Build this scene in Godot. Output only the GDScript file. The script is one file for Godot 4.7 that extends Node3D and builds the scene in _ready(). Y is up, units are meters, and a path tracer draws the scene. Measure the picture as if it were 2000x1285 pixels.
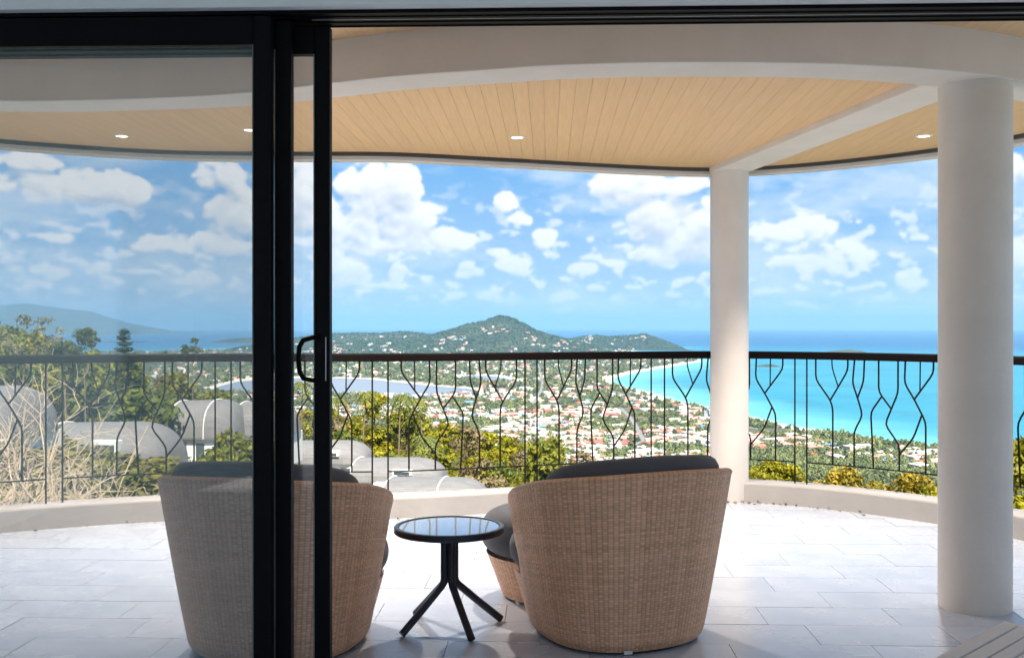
extends Node3D
# A terrace seen through a sliding glass door, a coastal town and a bay below it.
# y is up, metres. Plans are drawn as (x, d): x to the right, d away from the door (d = -z).

const EYE := 1.35            # eye height above the terrace floor
const YAW := 0.0349          # the camera is turned 2 degrees to the left of the house axis
const SEA := -150.0
const PLAIN := -147.6

const PANELS := ["at the view's left edge", "behind the tinted glass", "behind the door stiles", "above the side table", "above the right chair", "beside the slim column", "between the two columns", "right of the thick column"]

var taken := {}
var rng := RandomNumberGenerator.new()
var noise := FastNoiseLite.new()
var noise_b := FastNoiseLite.new()
var mats := {}

# ------------------------------------------------------------------ mesh building
class MB:
	var v := PackedVector3Array()
	var n := PackedVector3Array()
	var uv := PackedVector2Array()
	var c := PackedColorArray()
	var ix := PackedInt32Array()
	var col := Color.WHITE
	var coloured := false

	func add(p: Vector3, nn: Vector3, t := Vector2.ZERO) -> int:
		v.append(p); n.append(nn); uv.append(t); c.append(col)
		return v.size() - 1

	func face(a: int, b: int, d: int) -> void:
		var g := (v[b] - v[a]).cross(v[d] - v[a])
		if g.dot(n[a] + n[b] + n[d]) > 0.0:
			ix.append(a); ix.append(d); ix.append(b)
		else:
			ix.append(a); ix.append(b); ix.append(d)

	func poly(pts: Array, away_from: Vector3) -> void:
		var g: Vector3 = (pts[1] - pts[0]).cross(pts[2] - pts[0]).normalized()
		if g.dot(pts[0] - away_from) < 0.0:
			g = -g
		var first := v.size()
		for p: Vector3 in pts:
			add(p, g, Vector2(p.x + p.y * 0.3, p.z + p.y))
		for k in range(1, pts.size() - 1):
			face(first, first + k, first + k + 1)

	func leaf(a: Vector3, b: Vector3, d: Vector3, e: Vector3, nn: Vector3) -> void:
		var f := v.size()
		add(a, nn); add(b, nn); add(d, nn); add(e, nn)
		face(f, f + 1, f + 2); face(f, f + 2, f + 3)

	# a box with chamfered edges
	func box(at: Vector3, size: Vector3, bevel := 0.0, turn := Basis.IDENTITY) -> void:
		var h := size * 0.5
		var b := minf(bevel, minf(h.x, minf(h.y, h.z)) * 0.45)
		var mid := at
		var corner := func(sx: float, sy: float, sz: float, axis: int) -> Vector3:
			var p := Vector3(sx * (h.x - b), sy * (h.y - b), sz * (h.z - b))
			if axis == 0: p.x = sx * h.x
			elif axis == 1: p.y = sy * h.y
			else: p.z = sz * h.z
			return at + turn * p
		for s: float in [-1.0, 1.0]:
			poly([corner.call(s, -1, -1, 0), corner.call(s, 1, -1, 0), corner.call(s, 1, 1, 0), corner.call(s, -1, 1, 0)], mid)
			poly([corner.call(-1, s, -1, 1), corner.call(1, s, -1, 1), corner.call(1, s, 1, 1), corner.call(-1, s, 1, 1)], mid)
			poly([corner.call(-1, -1, s, 2), corner.call(1, -1, s, 2), corner.call(1, 1, s, 2), corner.call(-1, 1, s, 2)], mid)
		if b <= 0.0:
			return
		for s: float in [-1.0, 1.0]:
			for t: float in [-1.0, 1.0]:
				poly([corner.call(s, t, -1, 0), corner.call(s, t, 1, 0), corner.call(s, t, 1, 1), corner.call(s, t, -1, 1)], mid)
				poly([corner.call(s, -1, t, 0), corner.call(s, 1, t, 0), corner.call(s, 1, t, 2), corner.call(s, -1, t, 2)], mid)
				poly([corner.call(-1, s, t, 1), corner.call(1, s, t, 1), corner.call(1, s, t, 2), corner.call(-1, s, t, 2)], mid)
				for q: float in [-1.0, 1.0]:
					poly([corner.call(s, t, q, 0), corner.call(s, t, q, 1), corner.call(s, t, q, 2)], mid)

	# a round bar along points
	func tube(pts: PackedVector3Array, radii: PackedFloat32Array, segs := 6, caps := true) -> void:
		var m := pts.size()
		var side := Vector3.ZERO
		var rings := []
		for k in m:
			var t := (pts[mini(k + 1, m - 1)] - pts[maxi(k - 1, 0)]).normalized()
			if side == Vector3.ZERO:
				side = t.cross(Vector3.UP if absf(t.y) < 0.9 else Vector3.RIGHT).normalized()
			side = (side - t * side.dot(t)).normalized()
			var up := t.cross(side)
			var first := v.size()
			var r := radii[mini(k, radii.size() - 1)]
			for q in segs + 1:
				var a := TAU * q / segs
				var o := side * cos(a) + up * sin(a)
				add(pts[k] + o * r, o, Vector2(float(q) / segs, k * 0.2))
			rings.append(first)
			if caps and (k == 0 or k == m - 1):
				var cn := -t if k == 0 else t
				var hub := add(pts[k], cn)
				var rim := v.size()
				for q in segs + 1:
					add(v[first + q], cn)
				for q in segs:
					face(hub, rim + q, rim + q + 1)
		for k in m - 1:
			for q in segs:
				var a: int = rings[k] + q
				var b: int = rings[k + 1] + q
				face(a, a + 1, b + 1); face(a, b + 1, b)

	# an outline (x, d) raised from y0 to y1
	func prism(outline: PackedVector2Array, y0: float, y1: float) -> void:
		var tris := Geometry2D.triangulate_polygon(outline)
		for y: float in [y0, y1]:
			var nn := Vector3.UP if y == y1 else Vector3.DOWN
			var first := v.size()
			for p in outline:
				add(Vector3(p.x, y, -p.y), nn, p)
			for k in range(0, tris.size(), 3):
				face(first + tris[k], first + tris[k + 1], first + tris[k + 2])
		var turn := 1.0 if Geometry2D.is_polygon_clockwise(outline) else -1.0
		for k in outline.size():
			var a := outline[k]
			var b := outline[(k + 1) % outline.size()]
			var e := (b - a).normalized()
			var nn := Vector3(-e.y * turn, 0, -e.x * turn)
			var f := v.size()
			add(Vector3(a.x, y0, -a.y), nn, a); add(Vector3(b.x, y0, -b.y), nn, b)
			add(Vector3(b.x, y1, -b.y), nn, b + Vector2(0, y1 - y0)); add(Vector3(a.x, y1, -a.y), nn, a + Vector2(0, y1 - y0))
			face(f, f + 1, f + 2); face(f, f + 2, f + 3)

	# a closed profile (offset to the left of the way, y) drawn along a plan curve
	func sweep(way: PackedVector2Array, profile: Array) -> void:
		var m := way.size()
		var area := 0.0
		for k in profile.size():
			area += (profile[k] as Vector2).cross(profile[(k + 1) % profile.size()])
		var s := 1.0 if area > 0.0 else -1.0
		var run := PackedFloat32Array([0.0])
		var lefts := PackedVector2Array()
		for k in m:
			var t := (way[mini(k + 1, m - 1)] - way[maxi(k - 1, 0)]).normalized()
			lefts.append(Vector2(-t.y, t.x))
			if k > 0:
				run.append(run[k - 1] + way[k].distance_to(way[k - 1]))
		for j in profile.size():
			var a: Vector2 = profile[j]
			var b: Vector2 = profile[(j + 1) % profile.size()]
			var e := (b - a).normalized()
			var pn := Vector2(e.y, -e.x) * s
			var first := v.size()
			for k in m:
				var l := lefts[k]
				var nn := Vector3(l.x * pn.x, pn.y, -l.y * pn.x).normalized()
				for q: Vector2 in [a, b]:
					var p := way[k] + l * q.x
					add(Vector3(p.x, q.y, -p.y), nn, Vector2(run[k], q.y + q.x))
			for k in m - 1:
				var f := first + k * 2
				face(f, f + 2, f + 3); face(f, f + 3, f + 1)
		for k: int in [0, m - 1]:
			var t := (way[1] - way[0]) if k == 0 else (way[m - 2] - way[m - 1])
			var nn := Vector3(-t.x, 0, t.y).normalized()
			var pp := PackedVector2Array(profile)
			var tris := Geometry2D.triangulate_polygon(pp)
			var first := v.size()
			for q in pp:
				var p := way[k] + lefts[k] * q.x
				add(Vector3(p.x, q.y, -p.y), nn, q)
			for q in range(0, tris.size(), 3):
				face(first + tris[q], first + tris[q + 1], first + tris[q + 2])

	# a smooth sheet through (nu + 1) x (nv + 1) points of f(u, v)
	func sheet(nu: int, nv: int, f: Callable, scale_u := 1.0, scale_v := 1.0, flip := false) -> void:
		var first := v.size()
		var pts := PackedVector3Array()
		for j in nv + 1:
			for i in nu + 1:
				pts.append(f.call(float(i) / nu, float(j) / nv))
		for j in nv + 1:
			for i in nu + 1:
				var du := pts[j * (nu + 1) + mini(i + 1, nu)] - pts[j * (nu + 1) + maxi(i - 1, 0)]
				var dv := pts[mini(j + 1, nv) * (nu + 1) + i] - pts[maxi(j - 1, 0) * (nu + 1) + i]
				var nn := du.cross(dv).normalized() * (-1.0 if flip else 1.0)
				add(pts[j * (nu + 1) + i], nn, Vector2(scale_u * i / nu, scale_v * j / nv))
		for j in nv:
			for i in nu:
				var a := first + j * (nu + 1) + i
				face(a, a + 1, a + nu + 2); face(a, a + nu + 2, a + nu + 1)

	func lathe(profile: Array, segs: int, at := Vector3.ZERO) -> void:
		for j in profile.size() - 1:
			var a: Vector2 = profile[j]
			var b: Vector2 = profile[j + 1]
			var e := (b - a).normalized()
			var first := v.size()
			for q in segs + 1:
				var t := TAU * q / segs
				var o := Vector3(cos(t), 0, sin(t))
				var nn := (o * e.y + Vector3.DOWN * e.x).normalized()
				add(at + o * a.x + Vector3.UP * a.y, nn, Vector2(float(q) / segs, a.y))
				add(at + o * b.x + Vector3.UP * b.y, nn, Vector2(float(q) / segs, b.y))
			for q in segs:
				var f := first + q * 2
				face(f, f + 2, f + 3); face(f, f + 3, f + 1)

	func mesh() -> ArrayMesh:
		var a := []
		a.resize(Mesh.ARRAY_MAX)
		a[Mesh.ARRAY_VERTEX] = v
		a[Mesh.ARRAY_NORMAL] = n
		a[Mesh.ARRAY_TEX_UV] = uv
		if coloured:
			a[Mesh.ARRAY_COLOR] = c
		a[Mesh.ARRAY_INDEX] = ix
		var m := ArrayMesh.new()
		m.add_surface_from_arrays(Mesh.PRIMITIVE_TRIANGLES, a)
		return m

# ------------------------------------------------------------------ objects and names
func numbered(called: String, parent: Node) -> String:
	var key := str(parent.get_instance_id()) + called
	var k: int = taken.get(key, 0)
	taken[key] = k + 1
	return called if k == 0 else "%s_%03d" % [called, k]

func tag(o: Node, label: String, category: String, group := "", kind := "thing") -> void:
	o.set_meta("label", label)
	if category: o.set_meta("category", category)
	if group: o.set_meta("group", group)
	o.set_meta("kind", kind)

func thing(called: String, label: String, category: String, at := Vector3.ZERO, turn := 0.0, group := "") -> Node3D:
	var o := Node3D.new()
	o.name = numbered(called, self)
	add_child(o)
	o.position = at
	o.rotation.y = turn
	tag(o, label, category, group)
	return o

func part(parent: Node, called: String, shape, material: Material, at := Vector3.ZERO) -> MeshInstance3D:
	var o := MeshInstance3D.new()
	o.name = numbered(called, parent)
	o.mesh = shape.mesh() if shape is MB else shape
	o.material_override = material
	o.position = at
	parent.add_child(o)
	return o

func single(called: String, shape, material: Material, label: String, category: String, kind := "thing", group := "") -> MeshInstance3D:
	var o := part(self, called, shape, material)
	tag(o, label, category, group, kind)
	return o

func copy(root: Node3D, at: Vector3, turn: float, scale_by: Vector3, label: String, called := "", group := "") -> Node3D:
	var base := called if called else String(root.name)
	var r: Node3D = root.duplicate()
	r.name = numbered(base, self)
	add_child(r)
	r.position = at
	r.rotation.y = turn
	r.scale = scale_by
	r.set_meta("label", label)
	if group: r.set_meta("group", group)
	return r

func rank(named: Dictionary) -> void:      # tells alike things apart by how near they stand
	var order := ["nearest", "second nearest", "third nearest", "fourth nearest", "fifth nearest", "sixth nearest", "seventh nearest", "eighth nearest", "ninth nearest", "tenth nearest", "eleventh nearest", "twelfth nearest", "thirteenth nearest", "fourteenth nearest", "fifteenth nearest", "sixteenth nearest", "seventeenth nearest", "eighteenth nearest", "nineteenth nearest", "twentieth nearest", "twenty-first nearest", "twenty-second nearest", "twenty-third nearest", "twenty-fourth nearest", "twenty-fifth nearest", "twenty-sixth nearest", "twenty-seventh nearest", "twenty-eighth nearest", "twenty-ninth nearest", "thirtieth nearest"]
	for label: String in named:
		var same: Array = named[label]
		if same.size() < 2: continue
		same.sort_custom(func(a: Array, b: Array) -> bool: return a[0] < b[0])
		for k in same.size():
			same[k][1].set_meta("label", "%s %s" % [order[mini(k, order.size() - 1)] if k < same.size() - 1 else "farthest", label])

func scatter(parent: Node, called: String, shape: Mesh, material: Material, places: Array, tints: PackedColorArray) -> MultiMeshInstance3D:
	var mm := MultiMesh.new()
	mm.transform_format = MultiMesh.TRANSFORM_3D
	mm.use_colors = true
	mm.mesh = shape
	mm.instance_count = places.size()
	for k in places.size():
		mm.set_instance_transform(k, places[k])
		mm.set_instance_color(k, tints[k])
	var o := MultiMeshInstance3D.new()
	o.name = numbered(called, parent)
	o.multimesh = mm
	o.material_override = material
	parent.add_child(o)
	o.set_meta("kind", "stuff")
	return o

# ------------------------------------------------------------------ plan helpers
func plan(x: float, z: float) -> Vector2:      # right of the eye, ahead of the eye -> house plan
	return Vector2(x * cos(YAW) - z * sin(YAW), x * sin(YAW) + z * cos(YAW))

func spot(x: float, y: float, z: float) -> Vector3:
	var p := plan(x, z)
	return Vector3(p.x, y, -p.y)

func ahead(p: Vector3) -> Vector2:             # world -> (right, ahead) of the eye
	return Vector2(p.x * cos(YAW) - p.z * sin(YAW), -p.x * sin(YAW) - p.z * cos(YAW))

func spline(given: Array, per := 8) -> PackedVector2Array:
	var out := PackedVector2Array()
	var m := given.size()
	for k in m - 1:
		var a: Vector2 = given[maxi(k - 1, 0)]
		var b: Vector2 = given[k]
		var c: Vector2 = given[k + 1]
		var d: Vector2 = given[mini(k + 2, m - 1)]
		for q in per:
			out.append(b.cubic_interpolate(c, a, d, float(q) / per))
	out.append(given[m - 1])
	return out

func planned(given: Array, per := 8) -> PackedVector2Array:
	var pts := []
	for p: Vector2 in given:
		pts.append(plan(p.x, p.y))
	return spline(pts, per)

func shifted(way: PackedVector2Array, by: float) -> PackedVector2Array:   # to the left of the way
	var out := PackedVector2Array()
	for k in way.size():
		var t := (way[mini(k + 1, way.size() - 1)] - way[maxi(k - 1, 0)]).normalized()
		out.append(way[k] + Vector2(-t.y, t.x) * by)
	return out

func curve_at(points: Array, x: float) -> float:    # piecewise smooth line through (x, y) points
	if x <= points[0].x: return points[0].y
	for k in points.size() - 1:
		if x <= points[k + 1].x:
			var t: float = (x - points[k].x) / (points[k + 1].x - points[k].x)
			return lerpf(points[k].y, points[k + 1].y, t * t * (3.0 - 2.0 * t) * 0.5 + t * 0.5)
	return points[points.size() - 1].y

# ------------------------------------------------------------------ materials
func plain(key: String, linear: Color, rough: float, metal := 0.0, spec := 0.5) -> StandardMaterial3D:
	if mats.has(key): return mats[key]
	var m := StandardMaterial3D.new()
	m.resource_name = key
	m.albedo_color = linear.linear_to_srgb()
	m.roughness = rough
	m.metallic = metal
	m.metallic_specular = spec
	mats[key] = m
	return m

func noise_tex(freq: float, lo: Color, hi: Color, size := 512, octaves := 5, bumps := false, kind := FastNoiseLite.TYPE_SIMPLEX_SMOOTH) -> NoiseTexture2D:
	var f := FastNoiseLite.new()
	f.noise_type = kind
	f.seed = 11
	f.frequency = freq
	f.fractal_octaves = octaves
	var t := NoiseTexture2D.new()
	t.width = size; t.height = size
	t.seamless = true
	t.noise = f
	if bumps:
		t.as_normal_map = true
		t.bump_strength = 4.0
	else:
		var g := Gradient.new()
		g.set_color(0, lo.linear_to_srgb()); g.set_color(1, hi.linear_to_srgb())
		t.color_ramp = g
	return t

func rough_plaster(key: String, lo: Color, hi: Color, rough := 0.7) -> StandardMaterial3D:
	var m := plain(key, Color(1, 1, 1), rough)
	m.albedo_texture = noise_tex(0.008, lo, hi, 512, 6)
	m.normal_enabled = true
	m.normal_texture = noise_tex(0.05, lo, hi, 512, 4, true)
	m.normal_scale = 0.12
	m.uv1_triplanar = true
	m.uv1_world_triplanar = true
	m.uv1_scale = Vector3.ONE * 0.7
	return m

func image_of(w: int, h: int, f: Callable) -> Image:
	var bytes := PackedByteArray()
	bytes.resize(w * h * 3)
	for y in h:
		for x in w:
			var c: Color = f.call(x, y)
			var k := (y * w + x) * 3
			bytes[k] = clampi(int(c.r * 255.0), 0, 255)
			bytes[k + 1] = clampi(int(c.g * 255.0), 0, 255)
			bytes[k + 2] = clampi(int(c.b * 255.0), 0, 255)
	return Image.create_from_data(w, h, false, Image.FORMAT_RGB8, bytes)

func hash1(a: int, b := 0, c := 0) -> float:
	var h := (a * 374761393 + b * 668265263 + c * 2147483647) & 0x7fffffff
	h = ((h ^ (h >> 13)) * 1274126177) & 0x7fffffff
	return float((h ^ (h >> 16)) & 0xffff) / 65535.0

func make_materials() -> void:
	# woven cane: flat strands run round and pass over and under the stakes
	var cols := 20
	var rows := 40
	var weave := func(x: int, y: int) -> Color:
		var u := x * cols / 512.0
		var v := y * rows / 512.0
		var row := int(v)
		var cell := int(u)
		var fu := u - cell
		var sway := 0.5 + 0.5 * cos((fu - 0.5) * TAU)
		var stake := 1.0 - pow(absf(fu * 2.0 - 1.0), 3.5)
		var over := stake * (0.75 + 0.25 * sway) if (row + cell) % 2 == 0 else stake * (0.62 + 0.2 * (1.0 - sway))
		var across := 1.0 - pow(absf(fposmod(v, 1.0) * 2.0 - 1.0), 3.0)
		return Color((0.25 + 0.75 * across) * over, hash1(cell, row, 3), 0.5 * hash1(row, 7) + 0.5 * hash1(cell, 13))
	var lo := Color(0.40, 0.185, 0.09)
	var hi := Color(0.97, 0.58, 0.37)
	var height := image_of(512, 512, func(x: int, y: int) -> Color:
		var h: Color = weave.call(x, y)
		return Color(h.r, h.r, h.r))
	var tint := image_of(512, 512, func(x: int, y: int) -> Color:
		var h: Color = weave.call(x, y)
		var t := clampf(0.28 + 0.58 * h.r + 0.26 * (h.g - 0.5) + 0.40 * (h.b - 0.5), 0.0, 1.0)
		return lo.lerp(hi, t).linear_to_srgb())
	var w := plain("wicker", Color(1, 1, 1), 0.55)
	w.albedo_texture = ImageTexture.create_from_image(tint)
	w.heightmap_enabled = true
	w.heightmap_texture = ImageTexture.create_from_image(height)
	w.heightmap_scale = 0.4
	# cloth of the cushions
	var cl := plain("cushion_cloth", Color(1, 1, 1), 0.9)
	cl.albedo_texture = noise_tex(0.12, Color(0.05, 0.05, 0.058), Color(0.115, 0.115, 0.13), 512, 4)
	cl.uv1_triplanar = true
	cl.uv1_scale = Vector3.ONE * 4.0
	cl.rim_enabled = true
	cl.rim = 0.3
	# ceiling boards, a few tones
	for k in 4:
		var b := plain("board_%d" % k, Color(1, 1, 1), 0.5)
		var f: float = [1.0, 0.97, 1.02, 0.985][k]
		b.albedo_texture = noise_tex(0.012, Color(0.78 * f, 0.495 * f, 0.27 * f), Color(0.86 * f, 0.57 * f, 0.33 * f), 512, 5)
		b.uv1_triplanar = true
		b.uv1_world_triplanar = true
		b.uv1_scale = Vector3(6.0, 1.0, 0.35)
		b.uv1_offset = Vector3(0.31 * k, 0.0, 0.17 * k)
	# floor tiles, a few tones
	for k in 5:
		var b := plain("tile_%d" % k, Color(1, 1, 1), 0.24, 0.0, 0.55)
		var f: float = [1.0, 0.97, 1.02, 0.98, 0.95][k]
		b.albedo_texture = noise_tex(0.006, Color(0.48 * f, 0.52 * f, 0.60 * f), Color(0.57 * f, 0.61 * f, 0.69 * f), 512, 6)
		b.roughness_texture = noise_tex(0.01, Color(0.55, 0.55, 0.55), Color(1, 1, 1), 256, 5)
		b.roughness = 0.3
		b.uv1_triplanar = true
		b.uv1_world_triplanar = true
		b.uv1_scale = Vector3.ONE * 0.8
		b.uv1_offset = Vector3(0.37 * k, 0.0, 0.23 * k)
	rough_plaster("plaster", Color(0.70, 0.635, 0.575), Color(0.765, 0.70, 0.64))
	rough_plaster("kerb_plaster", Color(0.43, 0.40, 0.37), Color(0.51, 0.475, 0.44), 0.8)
	rough_plaster("wall_paint", Color(0.66, 0.66, 0.67), Color(0.73, 0.73, 0.74))
	rough_plaster("white_render", Color(0.62, 0.62, 0.6), Color(0.78, 0.78, 0.77))
	plain("grout", Color(0.5, 0.5, 0.53), 0.8)
	plain("black_frame", Color(0.004, 0.004, 0.005), 0.5, 0.0, 0.2)
	plain("bare_aluminium", Color(0.45, 0.45, 0.46), 0.35, 0.8)
	plain("bronze", Color(0.012, 0.009, 0.008), 0.55, 0.0, 0.25)
	plain("rail_paint", Color(0.005, 0.003, 0.003), 0.6, 0.0, 0.2)
	plain("track", Color(0.06, 0.055, 0.05), 0.5)
	plain("navy_metal", Color(0.012, 0.016, 0.03), 0.38, 0.1)
	plain("dark_rubber", Color(0.02, 0.02, 0.02), 0.8)
	plain("pale_slat", Color(0.76, 0.71, 0.67), 0.55)
	plain("white_label", Color(0.7, 0.7, 0.7), 0.6)
	var g := plain("door_glass", Color(0.19, 0.31, 0.315), 0.0, 0.0, 0.36)
	g.transparency = BaseMaterial3D.TRANSPARENCY_ALPHA
	g.albedo_color.a = 0.072
	var tg := plain("table_glass", Color(0.82, 0.86, 0.87), 0.05, 0.0, 0.8)
	tg.clearcoat_enabled = true
	tg.clearcoat = 1.0
	tg.clearcoat_roughness = 0.02
	var led := plain("lamp_lens", Color(1, 0.95, 0.85), 0.4)
	led.emission_enabled = true
	led.emission = Color(1.0, 0.93, 0.8)
	led.emission_energy_multiplier = 2.2
	var leaf := plain("leaves", Color(1, 1, 1), 0.55, 0.0, 0.35)
	leaf.vertex_color_use_as_albedo = true
	leaf.backlight_enabled = true
	leaf.backlight = Color(0.7, 0.7, 0.35)
	var far := plain("far_leaves", Color(1, 1, 1), 0.8, 0.0, 0.2)
	far.vertex_color_use_as_albedo = true
	var bark := plain("bark", Color(1, 1, 1), 0.9)
	bark.albedo_texture = noise_tex(0.03, Color(0.1, 0.075, 0.05), Color(0.24, 0.19, 0.14), 256, 5)
	bark.uv1_triplanar = true
	plain("bare_twigs", Color(0.5, 0.4, 0.29), 0.85)
	# shingled roofs: rows and joints too small to pick apart are relief in the material
	var sh := plain("shingles", Color(1, 1, 1), 0.85)
	var shingle := func(x: int, y: int) -> Color:
		var row := y / 32
		var shift := int(hash1(row, 5) * 64.0)
		var cell := (x + shift) / 64
		var edge := 0.72 if (y % 32) < 5 else (0.86 if ((x + shift) % 64) < 3 else 1.0)
		var t := (0.155 + 0.03 * hash1(cell % 8, row) + 0.012 * hash1(x / 3, y / 3)) * edge
		return Color(t, t * 1.01, t * 1.04).linear_to_srgb()
	sh.albedo_texture = ImageTexture.create_from_image(image_of(512, 512, shingle))
	plain("window_glass", Color(0.05, 0.07, 0.08), 0.08, 0.0, 0.6)
	var gr := plain("earth", Color(1, 1, 1), 0.95)
	gr.vertex_color_use_as_albedo = true
	gr.albedo_texture = noise_tex(0.02, Color(0.55, 0.55, 0.5), Color(1, 1, 1), 512, 6)
	gr.uv1_triplanar = true
	gr.uv1_world_triplanar = true
	gr.uv1_scale = Vector3.ONE * 0.01
	var sea := plain("water", Color(1, 1, 1), 0.38, 0.0, 0.3)
	sea.vertex_color_use_as_albedo = true
	sea.albedo_texture = noise_tex(0.012, Color(0.62, 0.78, 0.88), Color(1, 1, 1), 1024, 6)
	sea.uv1_triplanar = true
	sea.uv1_world_triplanar = true
	sea.uv1_scale = Vector3(0.0003, 0.0003, 0.0012)
	var vc := plain("painted", Color(1, 1, 1), 0.8)
	vc.vertex_color_use_as_albedo = true

# ------------------------------------------------------------------ sky
var puffs := []

func cloud_density(a: float, e: float) -> float:
	# a, e in degrees right of the view axis and above the horizon
	var wx := noise.get_noise_2d(a * 4.0, e * 5.0) * 0.8
	var wy := noise.get_noise_2d(a * 4.0 + 90.0, e * 5.0) * 0.6
	var bulge := 0.5 - 0.5 * noise_b.get_noise_2d(a * 7.0, e * 8.5)
	var d := -1.0
	for p: PackedFloat32Array in puffs:
		var dx := (a + wx * p[5] - p[0]) / p[2]
		if dx < -1.5 or dx > 1.5: continue
		var dy := (e + wy * p[5] - p[1]) / p[3]
		if dy < -1.5 or dy > 1.5: continue
		if dy < 0.0: dy *= 1.3
		d = maxf(d, p[4] * (1.0 - dx * dx - dy * dy))
	# the loose cover between them, everywhere round the sky
	var el := maxf(e, 0.3)
	var spread := 1.0 / (sin(deg_to_rad(el)) + 0.13)
	var r := deg_to_rad(a)
	var px := sin(r) * cos(deg_to_rad(el)) * spread
	var pz := cos(r) * cos(deg_to_rad(el)) * spread
	var far_away := smoothstep(30.0, 44.0, absf(a)) + smoothstep(13.0, 24.0, e)
	var cover := noise.get_noise_2d(px * 26.0, pz * 26.0 + 300.0) * 1.9 - 1.15 + 0.90 * minf(far_away, 1.0)
	return maxf(d, cover) + 1.25 * (bulge - 0.42)

func sky_color(a: float, e: float) -> Vector3:
	var t := clampf(e / 11.0, 0.0, 1.0)
	var low := Vector3(0.30, 0.36, 0.415)
	var mid := Vector3(0.045, 0.175, 0.37)
	var top := Vector3(0.035, 0.125, 0.30)
	var c := low.lerp(mid, pow(t, 0.62))
	if e > 11.0:
		c = mid.lerp(top, clampf((e - 11.0) / 60.0, 0.0, 1.0))
	# thin high veils
	var veil := noise.get_noise_2d(a * 1.3 + 40.0 + e * 0.8, e * 5.5) * 0.9 + noise.get_noise_2d(a * 4.0, e * 14.0) * 0.45 + noise.get_noise_2d(a * 14.0, e * 40.0) * 0.2
	c = c.lerp(Vector3(0.34, 0.385, 0.435), clampf(veil * 0.9 + 0.17 + 0.20 * smoothstep(12.0, 20.0, a), 0.0, 0.6))
	# rows of small fair-weather clouds low over the sea, grey below and white on top
	if e < 9.0:
		var small := noise.get_noise_2d(a * 9.0 + 500.0, e * 17.0) + 0.5 * (0.5 - 0.5 * noise_b.get_noise_2d(a * 16.0, e * 22.0)) - 0.30
		var above := noise.get_noise_2d(a * 9.0 + 500.0, (e + 0.3) * 17.0)
		var there := smoothstep(0.0, 0.22, small) * smoothstep(0.6, 2.0, e) * smoothstep(9.0, 4.5, e)
		var tone := clampf(0.55 + 1.6 * (small + 0.1 - above * 0.9), 0.0, 1.0)
		c = c.lerp(Vector3(0.28, 0.345, 0.43).lerp(Vector3(0.47, 0.475, 0.485), tone), there * 0.72)
	var d := cloud_density(a, e)
	if d > 0.0:
		var under := cloud_density(a + 0.14, e + 0.4)
		var deep := cloud_density(a + 0.3, e + 1.3)
		var lit := clampf(0.80 - 0.75 * (under - d) - 0.34 * clampf(deep, -0.3, 1.5), 0.0, 1.0)
		var soft := lerpf(0.55, 0.20, smoothstep(-0.25, 0.25, d - under))
		var white := Vector3(0.27, 0.295, 0.35).lerp(Vector3(0.475, 0.472, 0.465), lit)
		var haze := 1.0 - 0.45 * smoothstep(7.0, 0.0, e)
		c = c.lerp(low.lerp(white, haze), smoothstep(-0.03, soft, d) * (0.97 if e > 4.0 else lerpf(0.65, 0.97, e / 4.0)))
	return c

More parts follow.
